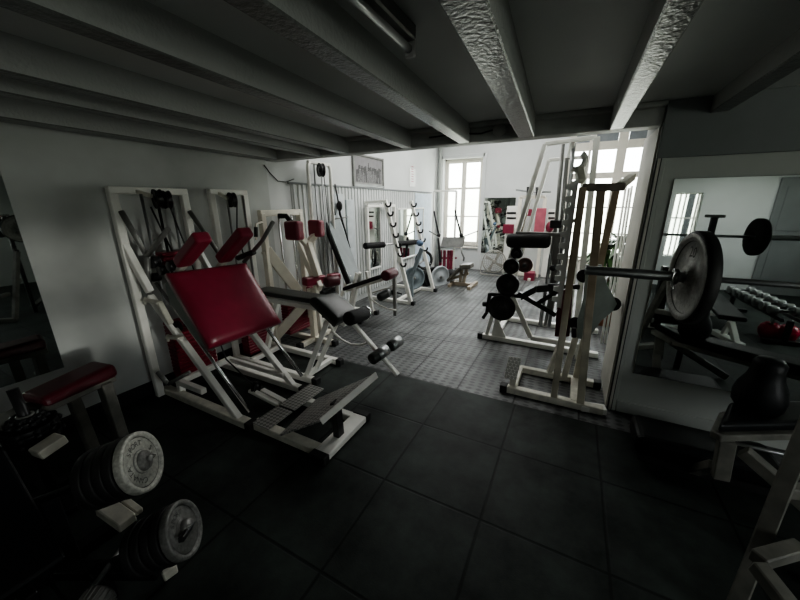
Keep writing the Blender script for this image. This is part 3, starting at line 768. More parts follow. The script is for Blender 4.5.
# ================================================================== HOOK RACK with bar
rk = thing('barbell_hook_rack', 'white barbell rack with leaning posts and rows of black hooks', 'barbell rack', (-2.45, 5.35, 0))
pA0, pA1 = P(411, 303, z=.03), P(385, 200, x=-2.72)
pB0, pB1 = P(433.5, 290, z=.03), P(411, 201, x=-2.74)
hookpx = ([(386.5, 204), (388.5, 213), (391, 223), (394, 234), (396.5, 244), (398.5, 254), (401, 263)], [(411, 204), (413, 213), (415, 223), (417, 231), (419, 240), (421, 249)])
for (q0, q1), hp in (((pA0, pA1), hookpx[0]), ((pB0, pB1), hookpx[1])):
    MB().bar(q0, q1, .06, .06).build('post', 'white', rk)
    for px, py in hp:
        # nearest point of the post at that height
        best = min((abs(P(px, py, x=q0.lerp(q1, k/60).x).z-q0.lerp(q1, k/60).z), k/60) for k in range(61))[1]
        c = q0.lerp(q1, best)+V((.055, -.02, 0))
        MB().torus(c, (0, 1, 0), .045, .017, 14, 6, a0=PI*.95, a1=2.15*PI).build('hook', 'blackpaint', rk)
    MB().bar((-3.12, q0.y, .03), (-3.12, q0.y, 1.6), .05, .05).build('rear_post', 'white', rk)
    rail(rk, (-3.14, q0.y, .03), (q0.x+.02, q0.y, .03))
MB().bar((-3.12, pA0.y, 1.62), (-3.12, pB0.y, 1.62), .05, .05).bar((-2.55, pA0.y, .04), (-2.55, pB0.y, .04), .05, .05).build('crossbar', 'white', rk)
MB().bar((-3.12, pA0.y-.05, 1.68), (-2.72, pA0.y-.05, 1.70), .04, .04).build('crossbar', 'white', rk)
# padded bar lying on the hooks
pb_ = thing('padded_barbell', 'chrome bar with thick black foam sleeves lying on the rack hooks', 'barbell', (-2.6, 5, .9))
e0, e1_ = P(365, 246, y=4.25), P(419, 242, y=5.75)
dd = (e1_-e0)
MB().tube([e0, e1_], .015).build('bar', 'chrome', pb_)
MB().cyl(e0, e0+dd*.30, .05, 20, .01).build('foam_sleeve', 'foam', pb_)
MB().cyl(e0+dd*.52, e0+dd*.98, .045, 20, .01).build('foam_sleeve', 'foam', pb_)
# plates stored at the foot of the rack
def disc(label, c, ax, r, t, m, cat='weight plate', spokes=False, group=None, name='weight_plate'):
    o = thing(name, label, cat, (c[0], c[1], c[2]-r), group)
    if spokes:
        MB().torus(c, ax, r*.85, r*.15, 32, 8).build('rim', m, o)
        d, a, u = frame_of(V(ax)); mb = MB()
        for k in range(3):
            t_ = PI/2+k*2*PI/3; mb.bar(V(c), V(c)+(a*math.cos(t_)+u*math.sin(t_))*r*.85, r*.3, t*.5)
        mb.build('spokes', 'steel', o)
    else:
        weight_plate(o, 'disc', c, ax, r, t, m)
    MB().cyl(V(c)-V(ax).normalized()*t*.6, V(c)+V(ax).normalized()*t*.6, r*.14, 16).build('hub', 'dark', o)
    return o
ax = (.75, -.65, .05)
disc('blue-grey plate leaning at the nearer foot of the hook rack', P(414, 278, y=5.45), ax, .215, .05, 'plategrey')
disc('three-spoke black wheel above the grey plate of the rack', P(424, 260, y=6.1), ax, .2, .05, 'iron', spokes=True)
disc('black drum plate standing behind the pale plate by the rack', P(431, 277.5, y=6.3), (.85, -.5, 0), .23, .14, 'iron')
disc('pale grey plate at the far foot of the hook rack', P(440, 277, y=6.35), (.85, -.5, 0), .235, .05, 'palegrey')
o = thing('storage_peg_post', 'blue-grey slanted post with a blue cap behind the grey plate', 'post', (-2.45, 5.3, 0))
MB().bar(P(412, 276, y=5.3), P(422, 248, y=5.3), .07, .06).bar(V((P(412, 276, y=5.3).x, 5.3, 0)), P(412, 276, y=5.3), .05, .05).build('post', 'plategrey', o)
MB().sphere(P(420, 243, y=5.3), .065, 12, (1, 1, .9)).build('post_cap', 'blue', o)

# ================================================================== CABLE MACHINE by the far window
cmx = thing('cable_machine', 'thin white cable frame with grey board in front of the far window', 'gym machine', (-2.7, 7.4, 0))
yy = 7.45
tl, tr = P(434, 191, y=yy), P(456.5, 191, y=yy)
mb = MB()
for q in (tl, tr): mb.bar((q.x, yy, 0), q, .04, .04)
mb.bar(tl, tr, .04, .04); mb.build('frame', 'white', cmx)
MB().bar((tl.x-.02, yy, .03), (tl.x-.02, yy-.22, .03), .05, .05).bar((tr.x, yy, .03), (tr.x, yy-.22, .03), .05, .05).bar((tl.x, yy-.05, .03), (tr.x, yy-.05, .03), .05, .05).build('base', 'white', cmx)
for (a, b) in (((434, 211), (439, 236)), ((455, 210), (461, 236))):
    MB().tube([P(*a, y=yy-.05), P(*b, y=yy-.1)], .022).build('lever', 'blackpaint', cmx)
    MB().sphere(P(b[0], b[1]-1, y=yy-.1), .05, 12).build('lever_knob', 'blackpaint', cmx)
for (a, b) in (((429, 231), (440, 237)), ((462, 237), (478, 231))): MB().tube([P(*a, y=yy-.1), P(*b, y=yy-.1)], .013, 8).build('side_bar', 'dark', cmx)
MB().slab(P(440, 247.5, y=yy-.12), P(462.5, 247, y=yy-.12), P(465, 237, y=yy-.1), P(443, 237, y=yy-.1), .05, .01).build('chest_board', 'midgrey', cmx)
MB().tube([P(461, 248, y=yy-.1), P(462, 253, y=yy-.1), P(464, 258, y=yy-.1), P(463.5, 261, y=yy-.1)], .022, 8).build('chain', 'dark', cmx)
MB().bar(P(438.5, 238, y=yy-.05), P(440.5, 262, y=yy-.05), .05, .05).build('column', 'blackpaint', cmx)
for k, px in enumerate((441, 445, 449, 452)):
    q = P(px, 250, y=yy+.05); MB().box((q.x-.03, yy, .12), (q.x+.03, yy+.06, q.z), .008).build('red_rod', 'farred', cmx)
MB().bar(P(440, 258, y=yy+.03), P(457, 258, y=yy+.03), .03, .04).build('crossbar', 'farred', cmx)

bn = thing('low_incline_bench', 'low khaki incline bench on tan frame in the middle of the far room', 'bench', (-1.75, 6.5, 0))
ba, bb = P(449, 275, y=6.55), P(459, 264, y=6.55)
def lon(px, py, y, w): q = P(px, py, y=y); return q+V((0, -w, 0)), q+V((0, w, 0))
q0, q0b = lon(448, 279, 6.5, .14); q1, q1b = lon(461, 266, 6.5, .14)
MB().slab(q0, q1, q1b, q0b, .06, .02).build('back_pad', 'khaki', bn)
q2, q2b = lon(472, 265, 6.5, .14)
MB().slab(q1+V((0, 0, .04)), q2+V((.0, 0, .03)), q2b+V((0, 0, .03)), q1b+V((0, 0, .04)), .09, .02).build('seat_pad', 'khaki', bn)
q = P(463, 271, y=6.5)
MB().bar((q.x-.05, 6.5, .05), q1.lerp(q1b, .5)-V((-.02, 0, .05)), .06, .06).bar((q.x+.02, 6.5, .05), q2.lerp(q2b, .5)-V((.1, 0, .05)), .06, .06).bar((q.x-.3, 6.5, .1), (q.x+.12, 6.5, .28), .05, .05).build('support', 'tan', bn)
x0 = P(449, 283, y=6.4).x; x1 = P(470, 285, y=6.3).x
MB().bar((x0, 6.5, .04), (x1, 6.5, .04), .09, .07).bar((x0+.05, 6.25, .03), (x0+.05, 6.75, .03), .06, .06).bar((x1, 6.2, .03), (x1, 6.8, .03), .07, .07).build('base', 'tan', bn)
o = MB().sphere(P(452, 263.5, y=7.1), .12, 14, (1, 1, .9)).build('medicine_ball', 'rubber'); tag(o, 'dark ball behind the low khaki bench', 'ball'); o.location.z = .0+.0

# fan
fn = thing('floor_fan', 'round white floor fan below the far mirror', 'fan', (-1.6, 7.95, 0))
fc = P(494, 263, y=7.95); fax = V((.15, -1, .12)).normalized(); R_ = .265
fc.z = max(fc.z, .31)
mb = MB().torus(fc, fax, R_, .014, 36, 8).torus(fc+fax*.05, fax, R_*.98, .008, 36, 6)
for k in range(1, 6): mb.torus(fc+fax*(.05+.015*(1-k/6)), fax, R_*k/6, .005, 30, 5)
d, a, u = frame_of(fax)
for k in range(24):
    t_ = k*2*PI/24; e = a*math.cos(t_)+u*math.sin(t_); mb.tube([fc+fax*.07+e*.05, fc+fax*.05+e*R_], .003, 5)
mb.build('grille', 'fanplastic', fn)
mb = MB()
for k in range(4):
    t_ = k*PI/2+.3; e = a*math.cos(t_)+u*math.sin(t_); g = a*math.cos(t_+.7)+u*math.sin(t_+.7)
    mb.poly([fc+e*.04, fc+e*.22, fc+(e+g)*.5*.26, fc+g*.06], fax, .006)
mb.build('blades', 'fanplastic', fn)
MB().cyl(fc-fax*.12, fc+fax*.085, .055, 20, .01).build('motor', 'fanplastic', fn)
MB().tube([fc+V((-.29, 0, 0)), (fc.x-.31, fc.y, .12), (fc.x-.27, fc.y-.16, .012), (fc.x+.27, fc.y-.16, .012), (fc.x+.31, fc.y, .12), fc+V((.29, 0, 0))], .012, 8).tube([(fc.x-.27, fc.y-.16, .012), (fc.x-.27, fc.y+.16, .012), (fc.x+.27, fc.y+.16, .012), (fc.x+.27, fc.y-.16, .012)], .012, 8).build('stand', 'fanplastic', fn)
MB().cyl(fc+fax*.08, fc+fax*.092, .05, 20, .004).build('badge', 'fanplastic', fn)

# far machine with pink back pad
fm = thing('chest_press_machine', 'cream chest press machine with pink back pad by the far wall', 'gym machine', (-.7, 8.0, 0))
yy = 8.05
for px in (520.5, 545.5):
    q = P(px, 197, y=yy); MB().bar((q.x, yy, 0), q, .07, .06).build('post', 'cream', fm)
qa, qb = P(520.5, 197, y=yy), P(545.5, 197, y=yy)
MB().bar(qa, qb, .06, .07).bar((qa.x, yy, .05), (qb.x, yy, .05), .06, .08).build('crossbar', 'cream', fm)
MB().tube([P(516, 190, y=yy-.1), P(534, 192, y=yy-.1), P(551, 192, y=yy-.1)], .02).build('press_bar', 'steel', fm)
for px in (528, 537): MB().tube([P(px, 187, y=yy-.1), P(px, 199, y=yy-.1)], .03).build('press_grip', 'rubber', fm)
q0, q1 = P(536.5, 208, y=yy-.1), P(544, 234, y=yy-.1)
MB().box((q0.x, yy-.18, q1.z), (q1.x, yy-.1, q0.z), .02).build('back_pad', 'pink', fm)
q0, q1 = P(527.5, 209, y=yy), P(532, 216, y=yy); MB().box((q0.x, yy-.12, q1.z), (q1.x, yy-.04, q0.z), .015).build('head_pad', 'farred', fm)
q0, q1 = P(525, 271, y=yy-.3), P(534, 283, y=yy-.3); MB().box((q0.x, yy-.45, q1.z), (q1.x, yy-.2, q0.z), .02).build('seat_pad', 'farred', fm)
MB().bar((q0.x+.12, yy-.3, 0), (q0.x+.12, yy-.3, q1.z+.02), .06, .06).bar((q0.x+.12, yy-.5, .03), (q0.x+.12, yy, .03), .06, .06).build('seat_post', 'cream', fm)
MB().tube([P(532, 262, y=yy), P(533, 284, y=yy)], .03).build('seat_column', 'cream', fm)
f2 = thing('pec_deck_machine', 'white weight column with red square arm pad beside the far mirror', 'gym machine', (-1.2, 8.1, 0))
yy = 8.1
q0, q1 = P(507, 206, y=yy), P(516, 240, y=yy)
MB().box((q0.x, yy, 0), (q1.x, yy+.12, q0.z), .01).build('column', 'white', f2)
for pz in (212, 217): a, b = P(507, pz, y=yy), P(516, pz+2, y=yy); MB().box((a.x-.0, yy-.012, b.z), (b.x, yy, a.z), .003).build('stripe', 'blackpaint', f2)
a, b = P(503.5, 224, y=yy-.15), P(513.5, 233.5, y=yy-.15); MB().box((a.x, yy-.2, b.z), (b.x, yy-.12, a.z), .015).build('arm_pad', 'farred', f2)
MB().bar((b.x-.1, yy-.14, (a.z+b.z)/2), (b.x-.02, yy+.02, (a.z+b.z)/2), .05, .05).bar(((q0.x+q1.x)/2, yy-.35, .03), ((q0.x+q1.x)/2, yy+.15, .03), .08, .06).build('arm', 'white', f2)
f3 = thing('weight_column', 'white weight column with black stripes and red pad right of pink pad', 'gym machine', (-.3, 8.1, 0))
q0, q1 = P(548.5, 209, y=yy), P(554.5, 240, y=yy)
MB().box((q0.x, yy, 0), (q1.x, yy+.12, q0.z), .01).build('column', 'white', f3)
for pz in (212, 217): a, b = P(548.5, pz, y=yy), P(554.5, pz+2, y=yy); MB().box((a.x, yy-.012, b.z), (b.x, yy, a.z), .003).build('stripe', 'blackpaint', f3)
c = P(550, 227, y=yy-.1); MB().sphere(c, .09, 14, (1, .6, 1.3)).build('arm_pad', 'farred', f3)

# ================================================================== LEANING PLATE-LOADED FRAME (right of centre)
Y2, Y3 = 3.92, 4.72
lf = thing('leaning_smith_machine', 'tall white leaning smith machine frame with plate pegs on its slanted post', 'gym machine', (-.3, 4.2, 0))
bA = P(499, 330, y=Y2); bA = V((-.80, Y2, .06)); tA = P(545, 144, y=Y2)
bB = V((-.74, Y3, .06)); tB = P(549, 160, y=Y3)
for b, t_ in ((bA, tA), (bB, tB)): MB().bar(b, t_, .045, .045).build('slanted_post', 'white', lf)
rA = P(597, 137, y=Y2); rB = P(586, 157, y=Y3)
MB().bar((rA.x+.08, Y2, .06), (rA.x, Y2, rA.z), .055, .05).build('upright_post', 'white', lf)
MB().bar((rB.x+.08, Y3, .06), (rB.x, Y3, rB.z), .055, .05).build('upright_post', 'white', lf)
MB().bar(tA, rA, .04, .04).build('top_bar', 'white', lf); MB().bar(tB, rB, .04, .04).build('top_bar', 'white', lf)
MB().bar(tA.lerp(rA, .55), tB.lerp(rB, .55), .05, .04).build('top_link', 'white', lf)
for (a, b, m_) in (((563, 144), (556, 224), 'dark'), ((574, 143), (566, 226), 'steel'), ((567, 158), (560, 240), 'dark')):
    MB().tube([P(*a, y=Y2+.25), P(*b, y=Y2+.25), V((P(*b, y=Y2+.25).x-.04, Y2+.25, .2))], .02).build('guide_rod', m_, lf)
MB().bar(P(535, 176, y=Y2+.14), P(505, 290, y=Y2+.14), .05, .05).build('inner_slide', 'tan', lf)
MB().box((P(556, 222, y=Y2+.25).x-.06, Y2+.2, P(556, 228, y=Y2+.25).z), (P(556, 222, y=Y2+.25).x+.06, Y2+.3, P(556, 220, y=Y2+.25).z), .01).build('bearing_block', 'blackpaint', lf)
rail(lf, (-.86, Y2, .035), (.42, Y2, .035), .07, .06, capa=True, capb=False)
rail(lf, (-.80, Y3, .035), (.46, Y3, .035), .07, .06, capa=True, capb=False)
MB().bar((-.70, Y2, .04), (-.70, Y3, .04), .06, .06).bar((.3, Y2, .04), (.3, Y3, .04), .06, .06).build('base_crossbar', 'white', lf)
MB().poly([(-.74, Y2-.02, .06), (-.56, Y2-.02, .06), (-.70, Y2-.02, .34)], (0, 1, 0), .012).build('gusset', 'white', lf)
MB().tube([P(550, 254, y=Y2-.1), P(541, 326, y=Y2-.1)], .014, 8).build('hanging_rod', 'steel', lf)
zpl = {}
for px, py, r in ((517, 253, .085), (511.5, 266, .10), (508, 284, .135), (502, 307, .165)):
    c = P(px, py, y=Y2-.12); zpl[(px, py)] = c
    MB().cyl((c.x, Y2-.0, c.z), (c.x, Y2-.185, c.z), .026, 14).build('plate_peg', 'blackpaint', lf)
g = 'plates on the pegs of the leaning frame'
for lab, key, r, n in (('small black plate at the top of the slanted post pegs', (517, 253), .06, 1), ('black plate second from the top on the slanted post', (511.5, 266), .085, 2), ('black plate third from the top on the slanted post', (508, 284), .125, 2), ('largest black plate at the bottom of the slanted post', (502, 307), .155, 2)):
    c = zpl[key]
    o = thing('weight_plate', lab, 'weight plate', (c.x, Y2-.14, c.z-r))
    weight_plate(o, 'disc', (c.x, Y2-.14, c.z), (0, -1, 0), r, .05, 'iron')
    MB().torus((c.x, Y2-.114, c.z), (0, 1, 0), r*.90, .012, 36, 6).build('rim', 'rubber', o)
    MB().cyl((c.x, Y2-.15, c.z), (c.x, Y2-.175, c.z), r*.2, 20, .004).build('hub', 'iron', o)
c = P(525, 265, y=Y3-.1)
o = thing('weight_plate', 'brown plate half hidden behind the pegs on the rear slanted post', 'weight plate', (c.x, c.y, c.z-.1))
weight_plate(o, 'disc', c, (0, -1, 0), .10, .05, mat('brown_plate', (.045, .018, .015), .5)); MB().cyl(c, c-V((0, .05, 0)), .03).build('hub', 'iron', o)
MB().cyl(c, (c.x, Y3+.02, c.z), .026, 14).bar((c.x, Y3, c.z), bB.lerp(tB, (c.z-.06)/(tB.z-.06)), .04, .04).build('plate_peg', 'blackpaint', lf)

# preacher / arm bench in front of the leaning frame
pr_ = thing('preacher_bench', 'black arm bench with thick foam roller on an L-shaped post', 'bench', (-.3, 3.85, 0))
yy = 3.80
ca, cb = P(506.5, 240.5, y=yy), P(551, 241, y=yy)
MB().cyl(ca, cb, .078, 24, .045).build('arm_roller', 'foam', pr_)
MB().bar(P(516, 233, y=yy+.02), P(561, 234.5, y=yy+.02), .06, .035).build('top_bar', 'dark', pr_)
lp0, lp1 = P(558, 234, y=yy+.05), P(554, 282, y=yy+.05)
MB().bar(lp0, V((lp1.x-.0, yy+.05, .50)), .06, .07).build('post', 'dark', pr_)
MB().sphere(P(553, 268, y=yy-.0), .035, 12).build('adjuster_knob', 'blackpaint', pr_)
sA, sB = P(523, 292, y=yy+.1), P(560, 282, y=yy+.1)
mid = P(538, 284, y=yy+.1)
mb = MB()
for a, b in ((sA, mid), (mid, sB)): mb._hexa([a+V((0, -.16, -.065)), b+V((0, -.16, -.065)), b+V((0, .16, -.065)), a+V((0, .16, -.065)), a+V((0, -.16, .015)), b+V((0, -.16, .015)), b+V((0, .16, .015)), a+V((0, .16, .015))], .014)
mb.build('seat_pad', 'greenblack', pr_)
MB().bar(P(518, 293, y=yy), P(556, 315, y=yy), .05, .05).bar(P(538, 303, y=yy), P(558, 291, y=yy), .045, .045).bar(P(490, 294, y=yy-.0), P(522, 296, y=yy), .05, .04).build('seat_frame', 'blackpaint', pr_)
k0 = P(532, 327, y=yy); k0.z = .16
MB().bar(P(512, 295, y=yy), k0, .05, .05).bar(k0, (.28, yy, .16), .05, .05).bar((.22, yy, 0), (.22, yy, .17), .05, .05).build('leg_frame', 'white', pr_)
MB().bar(P(490, 293, y=yy), P(487, 312, y=yy), .04, .035).build('foot_lever', 'blackpaint', pr_)
MB().tube([P(483, 304, y=yy), P(487, 304, y=yy)], .03).tube([P(487, 312, y=yy), P(483, 318, y=yy)], .02).build('lever_end', 'rubber', pr_)

def tower_mat():
    m = mat('tower_post', (.5, .47, .38), .45, var=.25, scale=6); t = m.node_tree; b = t.nodes['Principled BSDF']
    tc = t.nodes.new('ShaderNodeTexCoord'); sp = t.nodes.new('ShaderNodeSeparateXYZ'); t.links.new(tc.outputs['Object'], sp.inputs[0])
    r = t.nodes.new('ShaderNodeValToRGB'); r.color_ramp.elements[0].position = .55; r.color_ramp.elements[0].color = (1, 1, 1, 1)
    r.color_ramp.elements[1].position = 1.0; r.color_ramp.elements[1].color = (.66, .55, .48, 1)
    t.links.new(sp.outputs[2], r.inputs[0])
    mx = t.nodes.new('ShaderNodeMix'); mx.data_type = 'RGBA'; mx.blend_type = 'MULTIPLY'; mx.inputs[0].default_value = 1
    src = b.inputs['Base Color'].links[0].from_socket
    t.links.new(src, mx.inputs[6]); t.links.new(r.outputs[0], mx.inputs[7]); t.links.new(mx.outputs[2], b.inputs['Base Color'])
    return m
# ================================================================== NEAR SQUAT TOWER at the opening
NY, NZ = 2.78, 3.22
nt_ = thing('squat_tower', 'tall worn squat tower with tread step at the edge of the opening', 'gym machine', (.05, 2.95, 0))
p1t = P(583, 187, y=NY); p1b = V((.035, NY, .05))
MB().bar(p1b, p1t, .05, .055).build('post', tower_mat(), nt_)
p2t = P(601, 189, y=NY+.03); p2b = V((.235, NY, .05))
MB().bar(p2b, p2t, .055, .055).build('post', bpy.data.materials['tower_post'], nt_)
p3t = P(617, 186, y=NZ); p3b = V((.20, NZ, .05))
MB().bar(p3b, p3t, .05, .05).build('post', bpy.data.materials['tower_post'], nt_)
MB().bar(P(582, 187.5, y=NY), P(625, 187, y=NY), .05, .05).build('top_bar', 'brown', nt_)
MB().bar(P(620, 186, y=NY), P(632, 177, y=NZ), .05, .05).build('top_link', 'worn', nt_)
MB().bar(P(604, 190, y=NY+.02), P(612, 187, y=NY+.1), .02, .03).build('bracket', 'worn', nt_)
rail(nt_, (-.36, NY, .035), (.40, NY, .035), .07, .06, 'worn', capa=True, capb=False)
rail(nt_, (-.30, NZ, .035), (.36, NZ, .035), .06, .06, 'worn', capb=True)
MB().bar((-.30, NY, .04), (-.30, NZ, .04), .06, .06).bar((.19, NY, .04), (.19, NZ, .04), .06, .06).build('base_crossbar', 'worn', nt_)
MB().bar((.24, NY, .03), (.42, NY+.03, .03), .09, .05).build('base_foot', 'white', nt_)
sq = [P(504, 377.5, y=NY), P(516, 380, y=NY), P(521.5, 358, y=NY+.12), P(509, 356, y=NY+.12)]
MB().slab(*sq, .015, .003).build('step_plate', 'treadw', nt_, label='white tread step plate')
q = P(513, 380, y=NY+.03); MB().bar((q.x, NY+.03, .05), q+V((0, .02, .02)), .05, .05).build('step_post', 'worn', nt_)
# saw-tooth catch plate with U hook
hk = MB(); pts = []
x_ = p1t.x-.062
for k in range(11):
    zz = 1.78-k*.085
    pts += [(x_-.045, NY+.02, zz), (x_-.045, NY+.02, zz-.035), (x_-.005, NY+.02, zz-.045), (x_-.005, NY+.02, zz-.078)]
poly = [(x_+.03, NY+.02, 1.80)] + pts + [(x_+.03, NY+.02, .84)]
hk.poly(poly, (0, 1, 0), .012); hk.build('catch_plate', 'brightwhite', nt_, label='white saw-tooth catch plate')
MB().torus(P(576, 161, y=NY+.1), (0, 1, 0), .058, .020, 20, 8, a0=-1.9, a1=1.0).build('bar_hook', 'white', nt_)
MB().torus(P(573, 178, y=NY+.06), (0, 1, 0), .035, .014, 16, 8, a0=-2.0, a1=.7).build('bar_hook', 'white', nt_)
MB().bar(P(579, 168, y=NY+.1), P(581, 182, y=NY+.03), .05, .05).build('hook_post', 'worn', nt_)
MB().tube([P(576, 219, y=NY+.1), P(571, 223, y=NY+.1), P(566, 236, y=NY+.1)], .012).build('hook_lever', 'dark', nt_)
# grey lumbar board with black rim
gb = [(586, 265), (602, 265), (607, 285), (614, 297), (617, 304), (613, 311), (601, 321), (594, 331), (586, 340), (577, 338), (577, 322), (583, 300)]
yb_ = NY+.16
MB().poly([P(a, b, y=yb_) for a, b in gb], (0, 1, 0), .03).build('back_board', 'greygreen', nt_)
MB().cyl(P(584, 276, y=yb_+.05), P(584, 276, y=yb_+.2), .055, 20, .01).cyl(P(613, 304, y=yb_+.035), P(613, 304, y=yb_+.12), .055, 20, .01).cyl(P(575, 323, y=yb_+.035), P(575, 323, y=yb_+.12), .05, 20, .01).build('board_bumper', 'foam', nt_)
ry = NY+.22
r_ = [P(558, 290, y=ry), P(573, 290, y=ry), P(569.5, 337, y=ry), P(554.5, 337, y=ry)]
MB().slab(r_[3], r_[2], r_[1], r_[0], .05, .012).build('leg_pad', 'darkred', nt_)
MB().bar(P(548, 285.5, y=ry-.04), P(580, 287, y=ry-.04), .04, .035).build('pad_bar', 'blackpaint', nt_)
MB().bar(P(579, 325, y=NZ-.05), V((.10, NZ-.05, .05)), .05, .05).build('rear_post', 'worn', nt_)
MB().bar(P(563, 337, y=ry+.02), V((-.03, NZ, .05)), .045, .045).build('rear_post', 'worn', nt_)
MB().tube([P(574, 328, y=NY+.1), P(574, 337, y=NY+.1)], .02).build('adjuster_knob', 'rubber', nt_)

# plant by the right window
pl = thing('potted_plant', 'spiky leaved potted plant behind the squat tower', 'plant', (.68, 5.2, 0))
pcx, pcy = P(613, 262, y=5.2).x, 5.2
MB().lathe([(0, 0), (.12, 0), (.17, .28), (.18, .30), (.15, .30), (.14, .26), (0, .26)], (pcx, pcy, 0), (0, 0, 1), 24).build('pot', 'pot', pl)
mb = MB(); tops = []
for k in range(4):
    ang = k*1.7; tp = V((pcx+math.cos(ang)*.12, pcy+math.sin(ang)*.12, .75+.13*k)); tops.append(tp)
    mb.tube([(pcx+math.cos(ang)*.03, pcy+math.sin(ang)*.03, .24), tp], .013, 7)
mb.build('stem', 'stem', pl)
mb = MB()
for tp in tops:
    for k in range(52):
        a = random.uniform(0, 2*PI); el = random.uniform(-.3, 1.2); L = random.uniform(.26, .42)
        d0 = V((math.cos(a)*math.cos(el), math.sin(a)*math.cos(el), math.sin(el))); s_ = d0.cross(V((0, 0, 1))).normalized()
        pts = [tp+d0*L*t_+V((0, 0, -.28*L*t_*t_*2)) for t_ in (0, .3, .6, .85, 1)]; ws = [.016, .032, .028, .016, .001]
        lf_ = [mb.bm.verts.new(p-s_*w) for p, w in zip(pts, ws)]; rt_ = [mb.bm.verts.new(p+s_*w) for p, w in zip(pts, ws)]
        for i in range(4): mb.bm.faces.new((lf_[i], rt_[i], rt_[i+1], lf_[i+1]))
mb.build('leaves', 'leaf', pl, recalc=False)
# white rods leaning by the window
g = 'white rods leaning near the right window'
for k, (a, b) in enumerate((((626, 186), (609, 300)), ((629, 188), (613, 300)), ((632, 186), (617, 298)))):
    q = P(*a, y=4.6); w = P(*b, y=4.4)
    o = MB().tube([(w.x, 4.4, .0), q], .012, 8).build('leaning_rod', 'white'); tag(o, 'thin white rod leaning by the right window behind the pier edge', 'rod', g)

# ================================================================== LOADED BARBELL on black stands
bb_ = thing('loaded_barbell', 'long steel barbell with a large plate at each end before the mirror', 'barbell', (1.0, 1.73, 1.3))
BY = 1.73; pe = P(585, 270, y=BY); BZ = pe.z; xl = pe.x
PX = P(690, 279, y=BY).x; PX2 = 1.455
MB().tube([(xl, BY, BZ), (PX2+.36, BY, BZ)], .012, 12).build('bar', 'steel', bb_)
MB().cyl((xl, BY, BZ), (PX-.02, BY, BZ), .021, 20, .004).build('sleeve', 'steel', bb_)
MB().cyl((PX2+.02, BY, BZ), (PX2+.36, BY, BZ), .021, 20, .004).build('sleeve', 'steel', bb_)
MB().cyl((PX-.06, BY, BZ), (PX-.042, BY, BZ), .034, 20, .004).build('collar', 'dark', bb_)
MB().tube([(PX-.052, BY-.016, BZ+.025), (PX-.07, BY-.06, BZ-.016), (PX-.066, BY-.08, BZ-.04)], .006, 8).build('spring_clip', 'chrome', bb_)
M['plateface'] = mat('barbell_plate_face', (.30, .30, .275), .42, metal=.2, var=.25, scale=50, bump=.25, bscale=90)
def big_plate(x, sgn, label, k=.82):
    o = thing('weight_plate', label, 'weight plate', (x, BY, BZ-.232*k))
    ax = (V((sgn, -.10, 0))).normalized(); h = .021; c = V((x, BY, BZ))
    sc = lambda pr: [(r_*k, z_) for r_, z_ in pr]
    MB().lathe(sc([(.030, h), (.06, h), (.064, h*.5), (.180, h*.45), (.192, h), (.216, h), (.219, h*.9), (.219, 0), (.030, 0), (.030, h)]), c, ax, 48).build('disc', 'plateface', o)
    MB().lathe(sc([(.219, h*.9), (.228, h*.8), (.232, h*.3), (.232, -h), (.21, -h*1.2), (.05, -h*1.2), (.03, -h), (.03, 0), (.219, 0)]), c, ax, 48).build('rubber_rim', 'rubber', o)
    MB().torus(c+ax*h*.42, ax, .186*k, .005, 48, 6).build('groove', 'ink', o)
    up = V((0, 0, 1)); rt = up.cross(ax)
    mb = MB()
    for i, chx in enumerate('20'):
        t_ = -.13+.30*i
        u = (up*math.cos(t_)+rt*math.sin(t_)).normalized(); r2 = u.cross(ax)
        mb.text(chx, c+u*.128*k+ax*(h*.52), r2, u, .062)
    mb.build('numerals', 'ink', o)
    return o
big_plate(PX, -1, 'large grey-faced plate on the near end of the long barbell')
big_plate(PX2, 1, 'large plate on the far end of the long barbell, seen in the mirror', .70)
# black step box by the wall
o = thing('step_platform', 'low black padded block on the floor below the mirror', 'platform', (.9, 2.55, 0))
MB().box((.54, 2.28, .06), (1.25, 2.58, .20), .04).build('block', 'black', o)
MB().box((.58, 2.32, 0), (1.21, 2.55, .07)).build('foot', 'rubber', o)

# ================================================================== NEAR RIGHT BENCH
rb_ = thing('bench_press_bench', 'worn white bench with black padded seat and backrest at lower right', 'bench', (1.0, 1.95, 0))
q0 = P(716, 436, z=.46); q1 = P(800, 434, z=.46)
dv = (q1-q0).normalized(); q1 = q0+dv*1.0
sd = V((.40, .92, 0)).normalized()
MB().bar(q0, q1, .05, .04).build('seat_rail', 'shadewhite', rb_)
MB().bar(q0+sd*.26, q1+sd*.26, .05, .04).bar(q0, q0+sd*.26, .05, .04).build('seat_rail', 'shadewhite', rb_)
MB()._hexa([q0+sd*-.02+V((0, 0, .025)), q1+sd*-.02+V((0, 0, .025)), q1+sd*.30+V((0, 0, .025)), q0+sd*.30+V((0, 0, .025)), q0+sd*-.02+V((0, 0, .085)), q1+sd*-.02+V((0, 0, .085)), q1+sd*.30+V((0, 0, .085)), q0+sd*.30+V((0, 0, .085))], .02).build('seat_pad', 'black', rb_)
hc = P(756, 405, y=q0.y+.25)
MB().lathe([(0, 0), (.085, 0), (.105, .03), (.11, .08), (.098, .14), (.075, .19), (.066, .24), (.068, .275), (.05, .30), (0, .305)], (hc.x, hc.y, .545), (0, 0, 1), 28).build('backrest', 'black', rb_)
l0 = P(727, 440, z=.44); MB().bar(l0, (l0.x+.02, l0.y, .20), .07, .05).bar((l0.x+.07, l0.y+.0, .40), (l0.x+.62, l0.y-.25, .03), .06, .06).build('leg', 'shadewhite', rb_)
MB().bar((l0.x, l0.y+.03, .25), (l0.x, l0.y+.28, .0), .06, .05).build('leg', 'shadewhite', rb_)
MB().tube([l0+V((.05, .02, -.02)), l0+V((.4, .1, -.06))], .01).build('tie_rod', 'steel', rb_)
